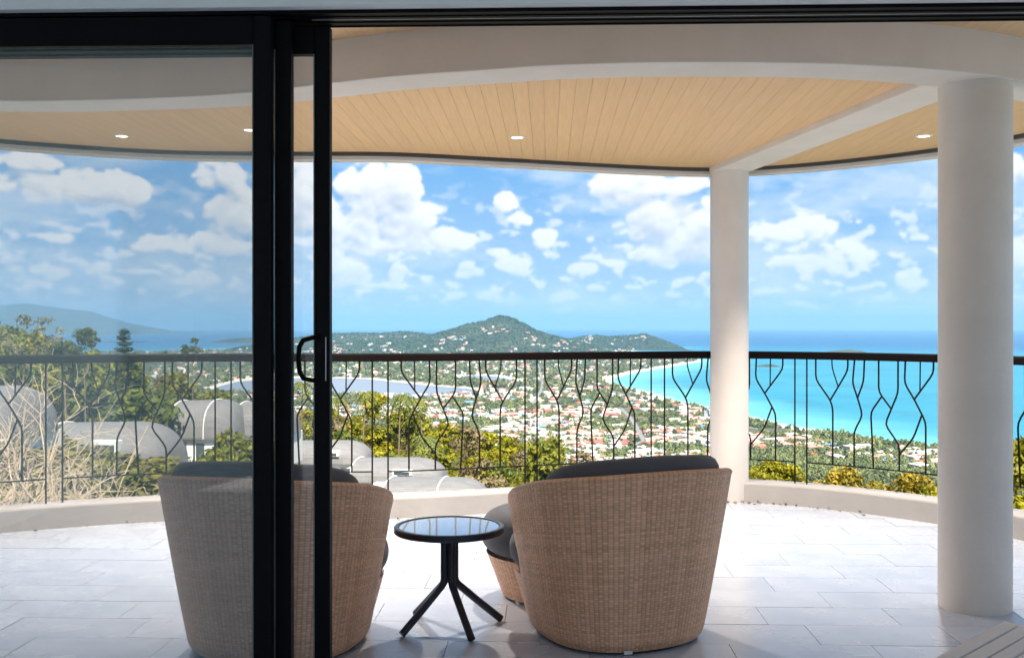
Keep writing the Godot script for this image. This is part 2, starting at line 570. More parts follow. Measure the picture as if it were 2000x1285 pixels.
func make_sky() -> Sky:
	# cumulus heaps: x right and y up in degrees, half width, half height, firmness, raggedness
	var at := func(x: float, y: float, rx: float, ry: float, s := 1.0, w := 1.0) -> void:
		var a := rad_to_deg(atan((x - 1000.0) / 2050.0))
		var k := cos(deg_to_rad(a))
		puffs.append(PackedFloat32Array([a, rad_to_deg(atan((644.0 - y) / 2050.0 * k)), rx / 35.8 * k, ry / 35.8 * k * 1.05, s, w]))
	for p: Array in [[755, 385, 78, 72], [800, 440, 75, 58], [700, 448, 60, 44], [885, 474, 62, 26], [650, 440, 40, 66], [770, 482, 130, 24], [690, 362, 34, 32], [672, 540, 56, 46], [640, 505, 40, 40], [590, 400, 50, 80],
		[1235, 372, 85, 46], [1290, 432, 70, 54], [1345, 485, 70, 38], [1195, 368, 44, 26], [1335, 372, 48, 30], [1372, 455, 36, 56], [1290, 495, 60, 26],
		[983, 408, 26, 26], [1012, 442, 24, 16], [1062, 478, 34, 22], [984, 504, 22, 14], [1005, 526, 46, 17]]:
		at.call(p[0], p[1], p[2], p[3], 1.15)
	for p: Array in [[1095, 583, 32, 11], [950, 588, 38, 13], [880, 585, 24, 10], [1240, 565, 18, 11], [1330, 546, 24, 11], [1310, 576, 24, 12], [1210, 519, 30, 11], [1150, 541, 46, 16], [765, 545, 22, 30], [1100, 610, 26, 8],
		[1555, 465, 90, 30], [1655, 502, 60, 32], [1600, 524, 100, 20], [1510, 455, 50, 18], [1782, 553, 32, 20], [1690, 566, 36, 8], [1500, 580, 40, 9], [1990, 505, 34, 46], [1985, 350, 34, 34], [1570, 605, 50, 8],
		[150, 378, 150, 40], [255, 372, 60, 32], [455, 420, 60, 70], [420, 482, 96, 26], [330, 484, 80, 18], [90, 542, 40, 24], [372, 546, 40, 24], [100, 466, 50, 12], [430, 352, 70, 34], [60, 330, 90, 26], [190, 530, 30, 18], [-120, 460, 120, 60], [2180, 430, 110, 60]]:
		at.call(p[0], p[1], p[2], p[3], 0.72, 0.8)
	# the whole upper half coarsely, then the part round the view finely, both from the same function
	var W := 4096
	var H := 2048
	var cw := 1024
	var ch := 512
	var coarse := PackedFloat32Array()
	coarse.resize(cw * ch * 3)
	for y in ch:
		var e := 90.0 - (y + 0.5) * 180.0 / ch
		for x in cw:
			var a := (x + 0.5) * 360.0 / cw
			a = (a if a < 180.0 else a - 360.0) + rad_to_deg(YAW)
			if a > 180.0: a -= 360.0
			var c := Vector3(0.30, 0.36, 0.415)
			if e > 0.0:
				# where the far sides of the two halves meet, blend them
				c = sky_color(a, e)
				var seam := smoothstep(150.0, 180.0, absf(a))
				if seam > 0.0:
					c = c.lerp(sky_color(a - signf(a) * 360.0, e), seam * 0.5)
			var k := (y * cw + x) * 3
			coarse[k] = c.x; coarse[k + 1] = c.y; coarse[k + 2] = c.z
	var im := Image.create_from_data(cw, ch, false, Image.FORMAT_RGBF, coarse.to_byte_array())
	im.resize(W, H, Image.INTERPOLATE_BILINEAR)
	var fw := 1000
	var fh := 340
	var fine := PackedFloat32Array()
	fine.resize(fw * fh * 3)
	for y in fh:
		var e := (fh - y - 0.5) * 180.0 / H
		for x in fw:
			var a := (x - fw / 2 + 0.5) * 360.0 / W + rad_to_deg(YAW)
			var c := sky_color(a, e)
			var k := (y * fw + x) * 3
			fine[k] = c.x; fine[k + 1] = c.y; fine[k + 2] = c.z
	var fi := Image.create_from_data(fw, fh, false, Image.FORMAT_RGBF, fine.to_byte_array())
	im.blit_rect(fi, Rect2i(fw / 2, 0, fw / 2, fh), Vector2i(0, H / 2 - fh))
	im.blit_rect(fi, Rect2i(0, 0, fw / 2, fh), Vector2i(W - fw / 2, H / 2 - fh))
	var m := PanoramaSkyMaterial.new()
	m.panorama = ImageTexture.create_from_image(im)
	var sky := Sky.new()
	sky.sky_material = m
	return sky

# ------------------------------------------------------------------ the lie of the land
var lanes := PackedFloat32Array([-0.6, -0.45, -0.3, -0.15, 0.0, 0.1, 0.25, 0.45, 0.6])
var rowz := PackedFloat32Array([5, 9, 20, 55, 85, 110, 160, 220, 260, 400, 700, 1000])
var slope := []
var coast: PackedVector2Array
var lagoon: PackedVector2Array
var lagoon_b: PackedVector2Array
var islands := []

func make_land() -> void:
	for r: Array in [
		[-2.2, -2.2, -2.2, -2.4, -2.6, -2.8, -3, -3, -3], [-2.2, -2.2, -2.3, -2.6, -2.8, -3, -3.4, -3.4, -3.4], [-2.4, -2.9, -3.4, -4.4, -5, -6, -7, -7, -7],
		[-5, -6.4, -8, -11, -13, -15, -17, -17, -17], [-6, -8, -12, -15.5, -17.5, -20, -24, -24, -24], [-5, -7, -12.5, -18, -21, -24, -30, -30, -30],
		[-3, -5, -14, -20, -24, -27.5, -40, -44, -44], [-2, -8, -18, -19, -26, -34, -58, -62, -62], [-4, -13, -26, -25, -34, -46, -70, -75, -75],
		[-40, -50, -60, -65, -75, -85, -105, -110, -110], [-110, -115, -118, -120, -125, -130, -135, -138, -138], [-146, -146, -146, -146, -146, -146, -146, -146, -146]]:
		slope.append(PackedFloat32Array(r))
	# the shore, in metres right of and ahead of the eye: along the north, round the headland, down the bay
	var shore := [Vector2(-9000, 5200), Vector2(-4200, 5600), Vector2(-2900, 6300), Vector2(-2300, 6500), Vector2(-2000, 6900), Vector2(-1900, 8300), Vector2(-1500, 8700), Vector2(-600, 8600), Vector2(300, 8300), Vector2(900, 8300),
		Vector2(1240, 7800), Vector2(1000, 7150), Vector2(760, 6700), Vector2(690, 5700), Vector2(830, 5000), Vector2(865, 4740), Vector2(820, 4600), Vector2(700, 4300), Vector2(560, 3900), Vector2(400, 3480), Vector2(285, 3100), Vector2(262, 2850), Vector2(272, 2660),
		Vector2(312, 2440), Vector2(334, 2140), Vector2(366, 1985), Vector2(396, 1780), Vector2(420, 1600), Vector2(470, 1470), Vector2(500, 1350), Vector2(560, 1300), Vector2(640, 1240), Vector2(800, 1150), Vector2(1300, 1000), Vector2(3000, 700), Vector2(4000, 100), Vector2(-9000, 100)]
	coast = PackedVector2Array(shore)
	lagoon = spline([Vector2(-760, 2900), Vector2(-720, 2520), Vector2(-560, 2330), Vector2(-380, 2290), Vector2(-230, 2240), Vector2(-110, 2380), Vector2(-100, 2560), Vector2(-190, 2680), Vector2(-330, 2900), Vector2(-430, 3060), Vector2(-560, 3110), Vector2(-690, 3080), Vector2(-760, 2900)], 4)
	lagoon_b = spline([Vector2(-160, 3260), Vector2(-110, 2960), Vector2(-10, 2830), Vector2(20, 2900), Vector2(-10, 3060), Vector2(-70, 3260), Vector2(-160, 3260)], 4)

func signed_distance(p: Vector2, ring: PackedVector2Array) -> float:   # positive inside
	var best := 1e12
	var m := ring.size()
	for k in m:
		var a := ring[k]
		var ab := ring[(k + 1) % m] - a
		var q := p - a
		var t := clampf(q.dot(ab) / maxf(ab.length_squared(), 1e-6), 0.0, 1.0)
		best = minf(best, (q - ab * t).length_squared())
	return sqrt(best) * (1.0 if Geometry2D.is_point_in_polygon(p, ring) else -1.0)

func near_ground(x: float, z: float) -> float:
	var s := clampf(x / maxf(z, 1.0), -0.599, 0.599)
	var i := 0
	while i < lanes.size() - 2 and lanes[i + 1] < s: i += 1
	var tx := (s - lanes[i]) / (lanes[i + 1] - lanes[i])
	var j := 0
	while j < rowz.size() - 2 and rowz[j + 1] < z: j += 1
	var tz := clampf((z - rowz[j]) / (rowz[j + 1] - rowz[j]), 0.0, 1.0)
	var a := lerpf(slope[j][i], slope[j][i + 1], tx)
	var b := lerpf(slope[j + 1][i], slope[j + 1][i + 1], tx)
	return lerpf(a, b, tz)

func ground_height(x: float, z: float) -> float:
	if z < 1000.0:
		var soft := minf(1.0, (z - 8.0) / 60.0) if z > 8.0 else 0.0
		return near_ground(x, z) + noise.get_noise_2d(x * 0.9, z * 0.9) * 1.6 * soft - 0.0
	var p := Vector2(x, z)
	var d := signed_distance(p, coast)
	var h := SEA + clampf(d * 0.06, -12.0, 2.4)
	if d > 60.0:
		h += (noise.get_noise_2d(x * 0.012, z * 0.012) + 0.25) * 5.0 * smoothstep(60.0, 500.0, d)
		h = maxf(h, SEA + 1.5)
		if z < 3500.0 and x < 300.0 and x > -1000.0:
			var l := maxf(signed_distance(p, lagoon), signed_distance(p, lagoon_b))
			if l > -40.0:
				h = lerpf(h, SEA - 1.5, smoothstep(-40.0, 6.0, l))
	if z < 1250.0:
		h = lerpf(-146.0, h, smoothstep(1000.0, 1250.0, z))
	return h

func land_color(x: float, z: float, h: float) -> Color:
	var t := clampf(noise.get_noise_2d(x * 0.05, z * 0.05) * 1.2 + 0.5, 0.0, 1.0)
	var c := Color(0.045, 0.065, 0.02).lerp(Color(0.10, 0.105, 0.035), t)
	if z > 900.0:
		c = Color(0.05, 0.075, 0.035).lerp(Color(0.20, 0.17, 0.12), t * 0.65)
		if h < SEA + 2.2:
			c = Color(0.72, 0.64, 0.50)
	return c

func build_ground() -> void:
	var mb := MB.new()
	mb.coloured = true
	var na := 330
	var nz := 430
	var z0 := 5.0
	var ratio := pow(9600.0 / z0, 1.0 / nz)
	var hs := PackedFloat32Array()
	for j in nz + 1:
		var z := z0 * pow(ratio, j)
		for i in na + 1:
			var x := z * lerpf(-0.86, 0.86, float(i) / na)
			hs.append(ground_height(x, z))
	for j in nz + 1:
		var z := z0 * pow(ratio, j)
		for i in na + 1:
			var s := lerpf(-0.86, 0.86, float(i) / na)
			var h := hs[j * (na + 1) + i]
			var hx := hs[j * (na + 1) + mini(i + 1, na)] - hs[j * (na + 1) + maxi(i - 1, 0)]
			var hz := hs[mini(j + 1, nz) * (na + 1) + i] - hs[maxi(j - 1, 0) * (na + 1) + i]
			var nn := Vector3(-hx / (z * 1.72 / na * 2.0), 1.0, -hz / (z * (ratio - 1.0 / ratio))).normalized()
			mb.col = land_color(z * s, z, h)
			mb.add(spot(z * s, h, z), Vector3(nn.x * cos(YAW) - nn.z * sin(YAW), nn.y, -nn.x * sin(YAW) - nn.z * cos(YAW)))
	for j in nz:
		for i in na:
			var a := j * (na + 1) + i
			mb.face(a, a + 1, a + na + 2); mb.face(a, a + na + 2, a + na + 1)
	single("ground", mb, mats.earth, "hillside falling to the green coastal plain under the town", "ground", "structure")

func sea_color(x: float, z: float) -> Color:
	var deep := Color(0.006, 0.09, 0.22)
	var bay := Color(0.022, 0.235, 0.33)
	var shallow := Color(0.16, 0.46, 0.44)
	var p := Vector2(x, z)
	var d := maxf(-signed_distance(p, coast), 0.0)
	for k: Vector3 in islands:
		d = minf(d, maxf(p.distance_to(Vector2(k.x, k.y)) - k.z, 0.0) + 150.0)
	var streak := noise.get_noise_2d(x * 0.012 + 7.0, z * 0.05) * 0.5
	var c := shallow.lerp(bay, smoothstep(0.0, 260.0, d + streak * 120.0))
	c = c.lerp(bay.lerp(shallow, 0.35), clampf(streak, 0.0, 0.5))
	var reef := noise.get_noise_2d(x * 0.09 + 700.0, z * 0.05) + 0.5 * noise.get_noise_2d(x * 0.3, z * 0.2)
	c = c.lerp(Color(0.02, 0.17, 0.22), 0.55 * smoothstep(0.12, 0.4, reef) * smoothstep(90.0, 250.0, d) * smoothstep(1500.0, 600.0, d))
	c = c.lerp(Color(0.72, 0.76, 0.75), smoothstep(14.0, 3.0, d) * 0.8)
	return c.lerp(deep, smoothstep(1200.0, 5200.0, d * 0.7 + maxf(z - 2500.0, 0.0) * 0.55 + streak * 900.0))

func build_sea() -> void:
	var mb := MB.new()
	mb.coloured = true
	var na := 240
	var nz := 260
	var z0 := 900.0
	var ratio := pow(60000.0 / z0, 1.0 / nz)
	for j in nz + 1:
		var z := z0 * pow(ratio, j)
		for i in na + 1:
			var s := lerpf(-1.1, 1.1, float(i) / na)
			mb.col = sea_color(z * s, z)
			mb.add(spot(z * s, SEA, z), Vector3.UP)
	for j in nz:
		for i in na:
			var a := j * (na + 1) + i
			mb.face(a, a + 1, a + na + 2); mb.face(a, a + na + 2, a + na + 1)
	single("sea", mb, mats.water, "turquoise bay deepening to blue open sea", "sea", "structure")
	var lake := plain("lagoon_water", Color(0.19, 0.22, 0.27), 0.3, 0.0, 0.4)
	var k := 0
	for ring: PackedVector2Array in [lagoon, lagoon_b]:
		var out := PackedVector2Array()
		for p in ring.slice(0, ring.size() - 1):
			out.append(plan(p.x, p.y))
		var w := MB.new()
		w.prism(out, SEA + 0.3, SEA + 0.5)
		single("lagoon", w, lake, ["broad grey blue lagoon with a spit behind the forest spur", "narrow lagoon arm among the houses right of the broad one"][k], "lagoon", "structure")
		k += 1

# a hill whose skyline is given as (right of the eye, height above the sea) at its distance
func ridge(called: String, label: String, skyline: Array, z_mid: float, front: float, back: float, seedling: float, green := 1.0, nu := 130, nv := 44) -> Callable:
	var x0: float = skyline[0].x
	var x1: float = skyline[skyline.size() - 1].x
	var top := 0.0
	for p: Vector2 in skyline: top = maxf(top, p.y)
	var height := func(x: float, z: float) -> float:
		var t := (z - z_mid) / (front if z < z_mid else back)
		var bell := cos(clampf(t, -1.0, 1.0) * PI * 0.5)
		bell = pow(maxf(bell, 0.0), 1.35)
		var h := curve_at(skyline, x) * bell
		var rough := noise.get_noise_2d(x * 0.022 + seedling, z * 0.022) * 0.20 + noise.get_noise_2d(x * 0.08 + seedling, z * 0.08) * 0.08
		return h * (1.0 + rough * (1.0 - 0.7 * bell) + noise.get_noise_2d(x * 0.4 + seedling, z * 0.4) * 0.05)
	var mb := MB.new()
	mb.coloured = true
	mb.col = Color(0.04, 0.062, 0.03)
	var spread := func(u: float, v: float) -> Vector3:
		var x := lerpf(x0, x1, u)
		var z := lerpf(z_mid - front, z_mid + back, v)
		return spot(x, SEA + 1.2 + height.call(x, z), z)
	mb.sheet(nu, nv, spread)
	if mb.n[mb.n.size() / 2].y < 0.0:
		for k in mb.n.size(): mb.n[k] = -mb.n[k]
	for k in mb.v.size():
		var p := ahead(mb.v[k])
		var t := clampf(noise.get_noise_2d(p.x * 0.06 + seedling, p.y * 0.06) + 0.45, 0.0, 1.0)
		mb.c[k] = Color(0.022, 0.042, 0.022).lerp(Color(0.075, 0.085, 0.04), t * green)
	single(called, mb, mats.earth, label, called.replace("_", " "), "structure")
	return height

# ------------------------------------------------------------------ plants
func leafy_crown(lobes: int, per: int, leaf: float, tall: float, lo: Color, hi: Color, seedling: int, droop := 0.0) -> ArrayMesh:
	# a crown about 1 m in radius and «tall» m high, its foot at y = 0
	var r := RandomNumberGenerator.new()
	r.seed = seedling
	var mb := MB.new()
	mb.coloured = true
	for k in lobes:
		var a := r.randf() * TAU
		var y := r.randf()
		var ring := sqrt(maxf(0.05, 1.0 - pow(y * 1.75 - 0.75, 2.0)))
		var q := sqrt(r.randf()) * 0.78 * ring
		var mid := Vector3(cos(a) * q, 0.12 + y * tall * 0.86, sin(a) * q)
		var rad := r.randf_range(0.22, 0.42)
		var tone := lo.lerp(hi, clampf(r.randf() * 1.1 - 0.05, 0.0, 1.0))
		for j in per:
			var o := Vector3(r.randfn(), r.randfn(), r.randfn()).normalized()
			if o.y < -0.35 and r.randf() < 0.6: o.y = -o.y
			var p := mid + o * rad * pow(r.randf(), 0.45) * Vector3(1.0, 0.75, 1.0)
			var nn := (o + Vector3(r.randfn(), r.randfn() + 0.12, r.randfn()) * 0.6).normalized()
			var t := nn.cross(Vector3(r.randfn(), r.randfn(), r.randfn())).normalized()
			t.y -= droop
			t = t.normalized()
			var b := nn.cross(t).normalized()
			var l := leaf * r.randf_range(0.65, 1.3)
			mb.col = tone * r.randf_range(0.75, 1.2)
			mb.leaf(p - t * l, p + b * l * 0.5, p + t * l, p - b * l * 0.5, b.cross(t).normalized() if b.cross(t).dot(nn) > 0.0 else t.cross(b).normalized())
	return mb.mesh()

func trunk_mesh(height: float, seedling: int, limbs := 4) -> ArrayMesh:
	var r := RandomNumberGenerator.new()
	r.seed = seedling
	var mb := MB.new()
	var bend := Vector3(r.randf_range(-0.12, 0.12), 0, r.randf_range(-0.12, 0.12))
	var pts := PackedVector3Array()
	var rad := PackedFloat32Array()
	for k in 5:
		var t := k / 4.0
		pts.append(Vector3(0, -0.3 + (height + 0.3) * t, 0) + bend * t * t)
		rad.append(lerpf(0.07, 0.03, t))
	mb.tube(pts, rad, 6)
	for k in limbs:
		var a := TAU * k / limbs + r.randf()
		var from := pts[3].lerp(pts[4], r.randf())
		var to := from + Vector3(cos(a) * 0.55, r.randf_range(0.35, 0.7), sin(a) * 0.55)
		mb.tube(PackedVector3Array([from, from.lerp(to, 0.5) + Vector3(0, -0.05, 0), to]), PackedFloat32Array([0.03, 0.02, 0.008]), 5)
	return mb.mesh()

func tree_kind(called: String, lobes: int, per: int, leaf: float, tall: float, stem: float, lo: Color, hi: Color, seedling: int, droop := 0.0) -> Node3D:
	var t := Node3D.new()
	t.name = called
	tag(t, "", "tree")
	part(t, "crown", leafy_crown(lobes, per, leaf, tall, lo, hi, seedling, droop), mats.leaves, Vector3(0, stem * 0.75, 0))
	part(t, "trunk", trunk_mesh(stem + tall * 0.3, seedling + 1), mats.bark)
	return t

func palm_kind(called: String, seedling: int, hue: Color) -> Node3D:
	var r := RandomNumberGenerator.new()
	r.seed = seedling
	var t := Node3D.new()
	t.name = called
	tag(t, "", "palm tree")
	var mb := MB.new()
	var pts := PackedVector3Array()
	var rad := PackedFloat32Array()
	var lean := Vector3(r.randf_range(-0.6, 0.6), 0, r.randf_range(-0.4, 0.4))
	for k in 8:
		var q := k / 7.0
		pts.append(Vector3(0, -0.5 + 7.5 * q, 0) + lean * q * q)
		rad.append(lerpf(0.12, 0.075, q))
	mb.tube(pts, rad, 7)
	part(t, "trunk", mb, mats.bark)
	var head := pts[7]
	var leaves := MB.new()
	leaves.coloured = true
	for k in 26:
		var a := TAU * k / 26.0 + r.randf_range(-0.15, 0.15)
		var out := Vector3(cos(a), 0, sin(a))
		var rise := r.randf_range(-0.25, 1.0)
		var side := Vector3(-sin(a), 0, cos(a))
		var length := r.randf_range(1.9, 2.5)
		var last := head
		for q in 8:
			var u := (q + 1) / 8.0
			var p := head + out * length * u * (1.0 - 0.2 * u) + Vector3.UP * (rise * 1.5 * u - 2.3 * u * u) * 0.9
			var wide := 0.42 * sin(PI * clampf(u * 0.9 + 0.1, 0.0, 1.0))
			for s: float in [-1.0, 1.0]:
				leaves.col = hue * r.randf_range(0.7, 1.25)
				var tip := p.lerp(last, 0.2) + side * s * wide + Vector3(0, -wide * 0.55, 0) + out * 0.18
				var nn := (p - last).cross(tip - last).normalized()
				if nn.y < 0.0: nn = -nn
				leaves.leaf(last, last.lerp(p, 0.75), tip, last.lerp(tip, 0.7), nn)
			last = p
	part(t, "fronds", leaves, mats.leaves)
	return t

func bare_branches(seedling: int, reach: float) -> MB:
	var r := RandomNumberGenerator.new()
	r.seed = seedling
	var mb := MB.new()
	var todo := []
	for k in 6:
		var a := TAU * k / 6.0 + r.randf()
		todo.append([Vector3(cos(a) * 0.1, -0.2, sin(a) * 0.1), Vector3(cos(a) * r.randf_range(0.2, 0.9), 1.0, sin(a) * r.randf_range(0.2, 0.9)).normalized(), reach * r.randf_range(0.35, 0.55), 0.026, 0])
	while todo.size():
		var b: Array = todo.pop_back()
		var p: Vector3 = b[0]
		var d: Vector3 = b[1]
		var pts := PackedVector3Array([p])
		var rad := PackedFloat32Array([b[3]])
		var steps := 5
		for k in steps:
			d = (d + Vector3(r.randfn(), r.randfn() * 0.7, r.randfn()) * 0.16).normalized()
			p += d * b[2] / steps
			pts.append(p)
			rad.append(b[3] * lerpf(1.0, 0.5, (k + 1.0) / steps))
			if b[4] < 3 and k > 0 and r.randf() < 0.75:
				var side := (d + Vector3(r.randfn(), r.randfn() * 0.6 + 0.15, r.randfn()) * 0.75).normalized()
				todo.append([p, side, b[2] * r.randf_range(0.5, 0.8), b[3] * 0.6, b[4] + 1])
		mb.tube(pts, rad, 4, false)
	return mb

# ------------------------------------------------------------------ _ready
func _ready() -> void:
	noise.seed = 5
	noise.frequency = 0.05
	noise.fractal_octaves = 4
	noise_b.seed = 9
	noise_b.frequency = 0.05
	noise_b.fractal_type = FastNoiseLite.FRACTAL_RIDGED
	noise_b.fractal_octaves = 5
	rng.seed = 77
	# camera
	var cam := Camera3D.new()
	cam.name = "camera"
	cam.fov = rad_to_deg(2.0 * atan(642.5 / 2050.0))
	cam.near = 0.05
	cam.far = 120000.0
	cam.position = Vector3(0, EYE, 0)
	cam.rotation = Vector3(deg_to_rad(-0.10), YAW, 0)
	add_child(cam)
	cam.current = true
	# sky, air, exposure
	var env := Environment.new()
	env.background_mode = Environment.BG_SKY
	env.sky = make_sky()
	env.background_energy_multiplier = 0.74
	env.tonemap_mode = Environment.TONE_MAPPER_LINEAR
	env.tonemap_exposure = 3.25
	env.sdfgi_enabled = true
	env.ssao_enabled = true
	env.ssil_enabled = true
	env.fog_enabled = true
	env.fog_density = 0.000042
	env.fog_light_color = Color(0.58, 0.82, 1.0)
	var we := WorldEnvironment.new()
	we.name = "world_environment"
	we.environment = env
	add_child(we)
	# sun, high behind the right shoulder
	var sun := DirectionalLight3D.new()
	sun.name = "sun"
	sun.light_energy = 1.32
	sun.light_color = Color(1.0, 0.955, 0.88)
	sun.light_angular_distance = 0.5
	sun.shadow_enabled = true
	sun.rotation = Vector3(deg_to_rad(-50.0), deg_to_rad(14.0), 0)
	add_child(sun)
	make_materials()
	make_land()
	build_setting()
	build_terrace()
	build_door()
	build_furniture()
	build_hillside()
	build_town()

# ------------------------------------------------------------------ ground, sea, hills
func build_setting() -> void:
	var px := func(x: float, y: float, z: float) -> Vector2:      # skyline point seen at that distance
		return Vector2((x - 1000.0) / 2050.0 * z, EYE - SEA - (y - 644.0) / 2050.0 * z)
	islands = [Vector3(1865, 5900, 170), Vector3(-2870, 10400, 300), Vector3(-3700, 10600, 250), Vector3(1010, 4010, 60)]
	build_ground()
	build_sea()
	var line := []
	for p: Array in [[955, 700], [700, 672], [830, 664], [870, 652], [915, 639], [945, 634.5], [960, 629], [974, 624.5], [988, 625.5], [1003, 630], [1022, 639], [1050, 654], [1080, 662], [1105, 668], [1130, 673], [1180, 690]]:
		line.append(px.call(p[0], p[1], 6300.0))
	line[0] = Vector2(-1250, 6)
	hill_m = ridge("mountain", "steep wooded peak rising behind the coastal town", line, 6300.0, 1300.0, 1300.0, 10.0, 1.0, 200, 60)
	line = []
	for p: Array in [[480, 682], [560, 668], [640, 659], [700, 656.5], [745, 657], [785, 653.5], [815, 656], [850, 662], [890, 668], [940, 690]]:
		line.append(px.call(p[0], p[1], 7000.0))
	hill_l = ridge("hill", "low dark wooded hill on the shore left of the peak", line, 7000.0, 700.0, 1000.0, 90.0, 0.8)
	line = []
	for p: Array in [[1060, 684], [1110, 668], [1150, 661.5], [1165, 660.5], [1185, 664], [1215, 662], [1235, 661], [1258, 658], [1275, 663], [1290, 668.5], [1308, 677], [1322, 685]]:
		line.append(px.call(p[0], p[1], 7500.0))
	hill_r = ridge("headland", "low dark headland pointing into the sea right of the peak", line, 7500.0, 700.0, 500.0, 170.0, 0.7)
	line = []
	for p: Array in [[-520, 657], [-380, 640], [-240, 628], [-100, 612], [0, 604], [30, 602], [55, 598], [80, 602], [130, 610], [160, 612], [190, 622], [230, 634.5], [270, 643], [310, 651], [332, 657]]:
		line.append(px.call(p[0], p[1], 24000.0))
	ridge("island", "large blue hazy island on the horizon beyond the left trees", line, 24000.0, 3500.0, 3000.0, 250.0)
	line = []
	for p: Array in [[1588, 697], [1610, 693], [1640, 689.5], [1660, 688], [1680, 690], [1702, 697]]:
		line.append(px.call(p[0], p[1], 5900.0))
	ridge("island", "flat wooded islet in the bay just above the handrail", line, 5900.0, 90.0, 90.0, 300.0, 1.0, 60, 16)
	line = []
	for p: Array in [[408, 676], [440, 668], [470, 665], [500, 664], [540, 668], [580, 676]]:
		line.append(px.call(p[0], p[1], 10400.0))
	ridge("island", "small grey green islet close to the left shore", line, 10400.0, 250.0, 250.0, 330.0, 1.0, 60, 16)
	line = []
	for p: Array in [[190, 675], [215, 672], [260, 671.5], [300, 675]]:
		line.append(px.call(p[0], p[1], 10600.0))
	ridge("island", "thin flat islet off the left shore below the big island", line, 10600.0, 200.0, 200.0, 350.0, 1.0, 60, 16)
	line = [Vector2(930, 0), Vector2(950, 5), Vector2(975, 9), Vector2(1000, 7), Vector2(1030, 0)]
	ridge("island", "tiny dark reef islet just below the handrail", line, 4010.0, 22.0, 22.0, 370.0, 1.0, 40, 12)

var hill_m: Callable
var hill_l: Callable
var hill_r: Callable

# ------------------------------------------------------------------ terrace
var edge: PackedVector2Array        # outer face of the kerb, left to right
var beam_front: PackedVector2Array

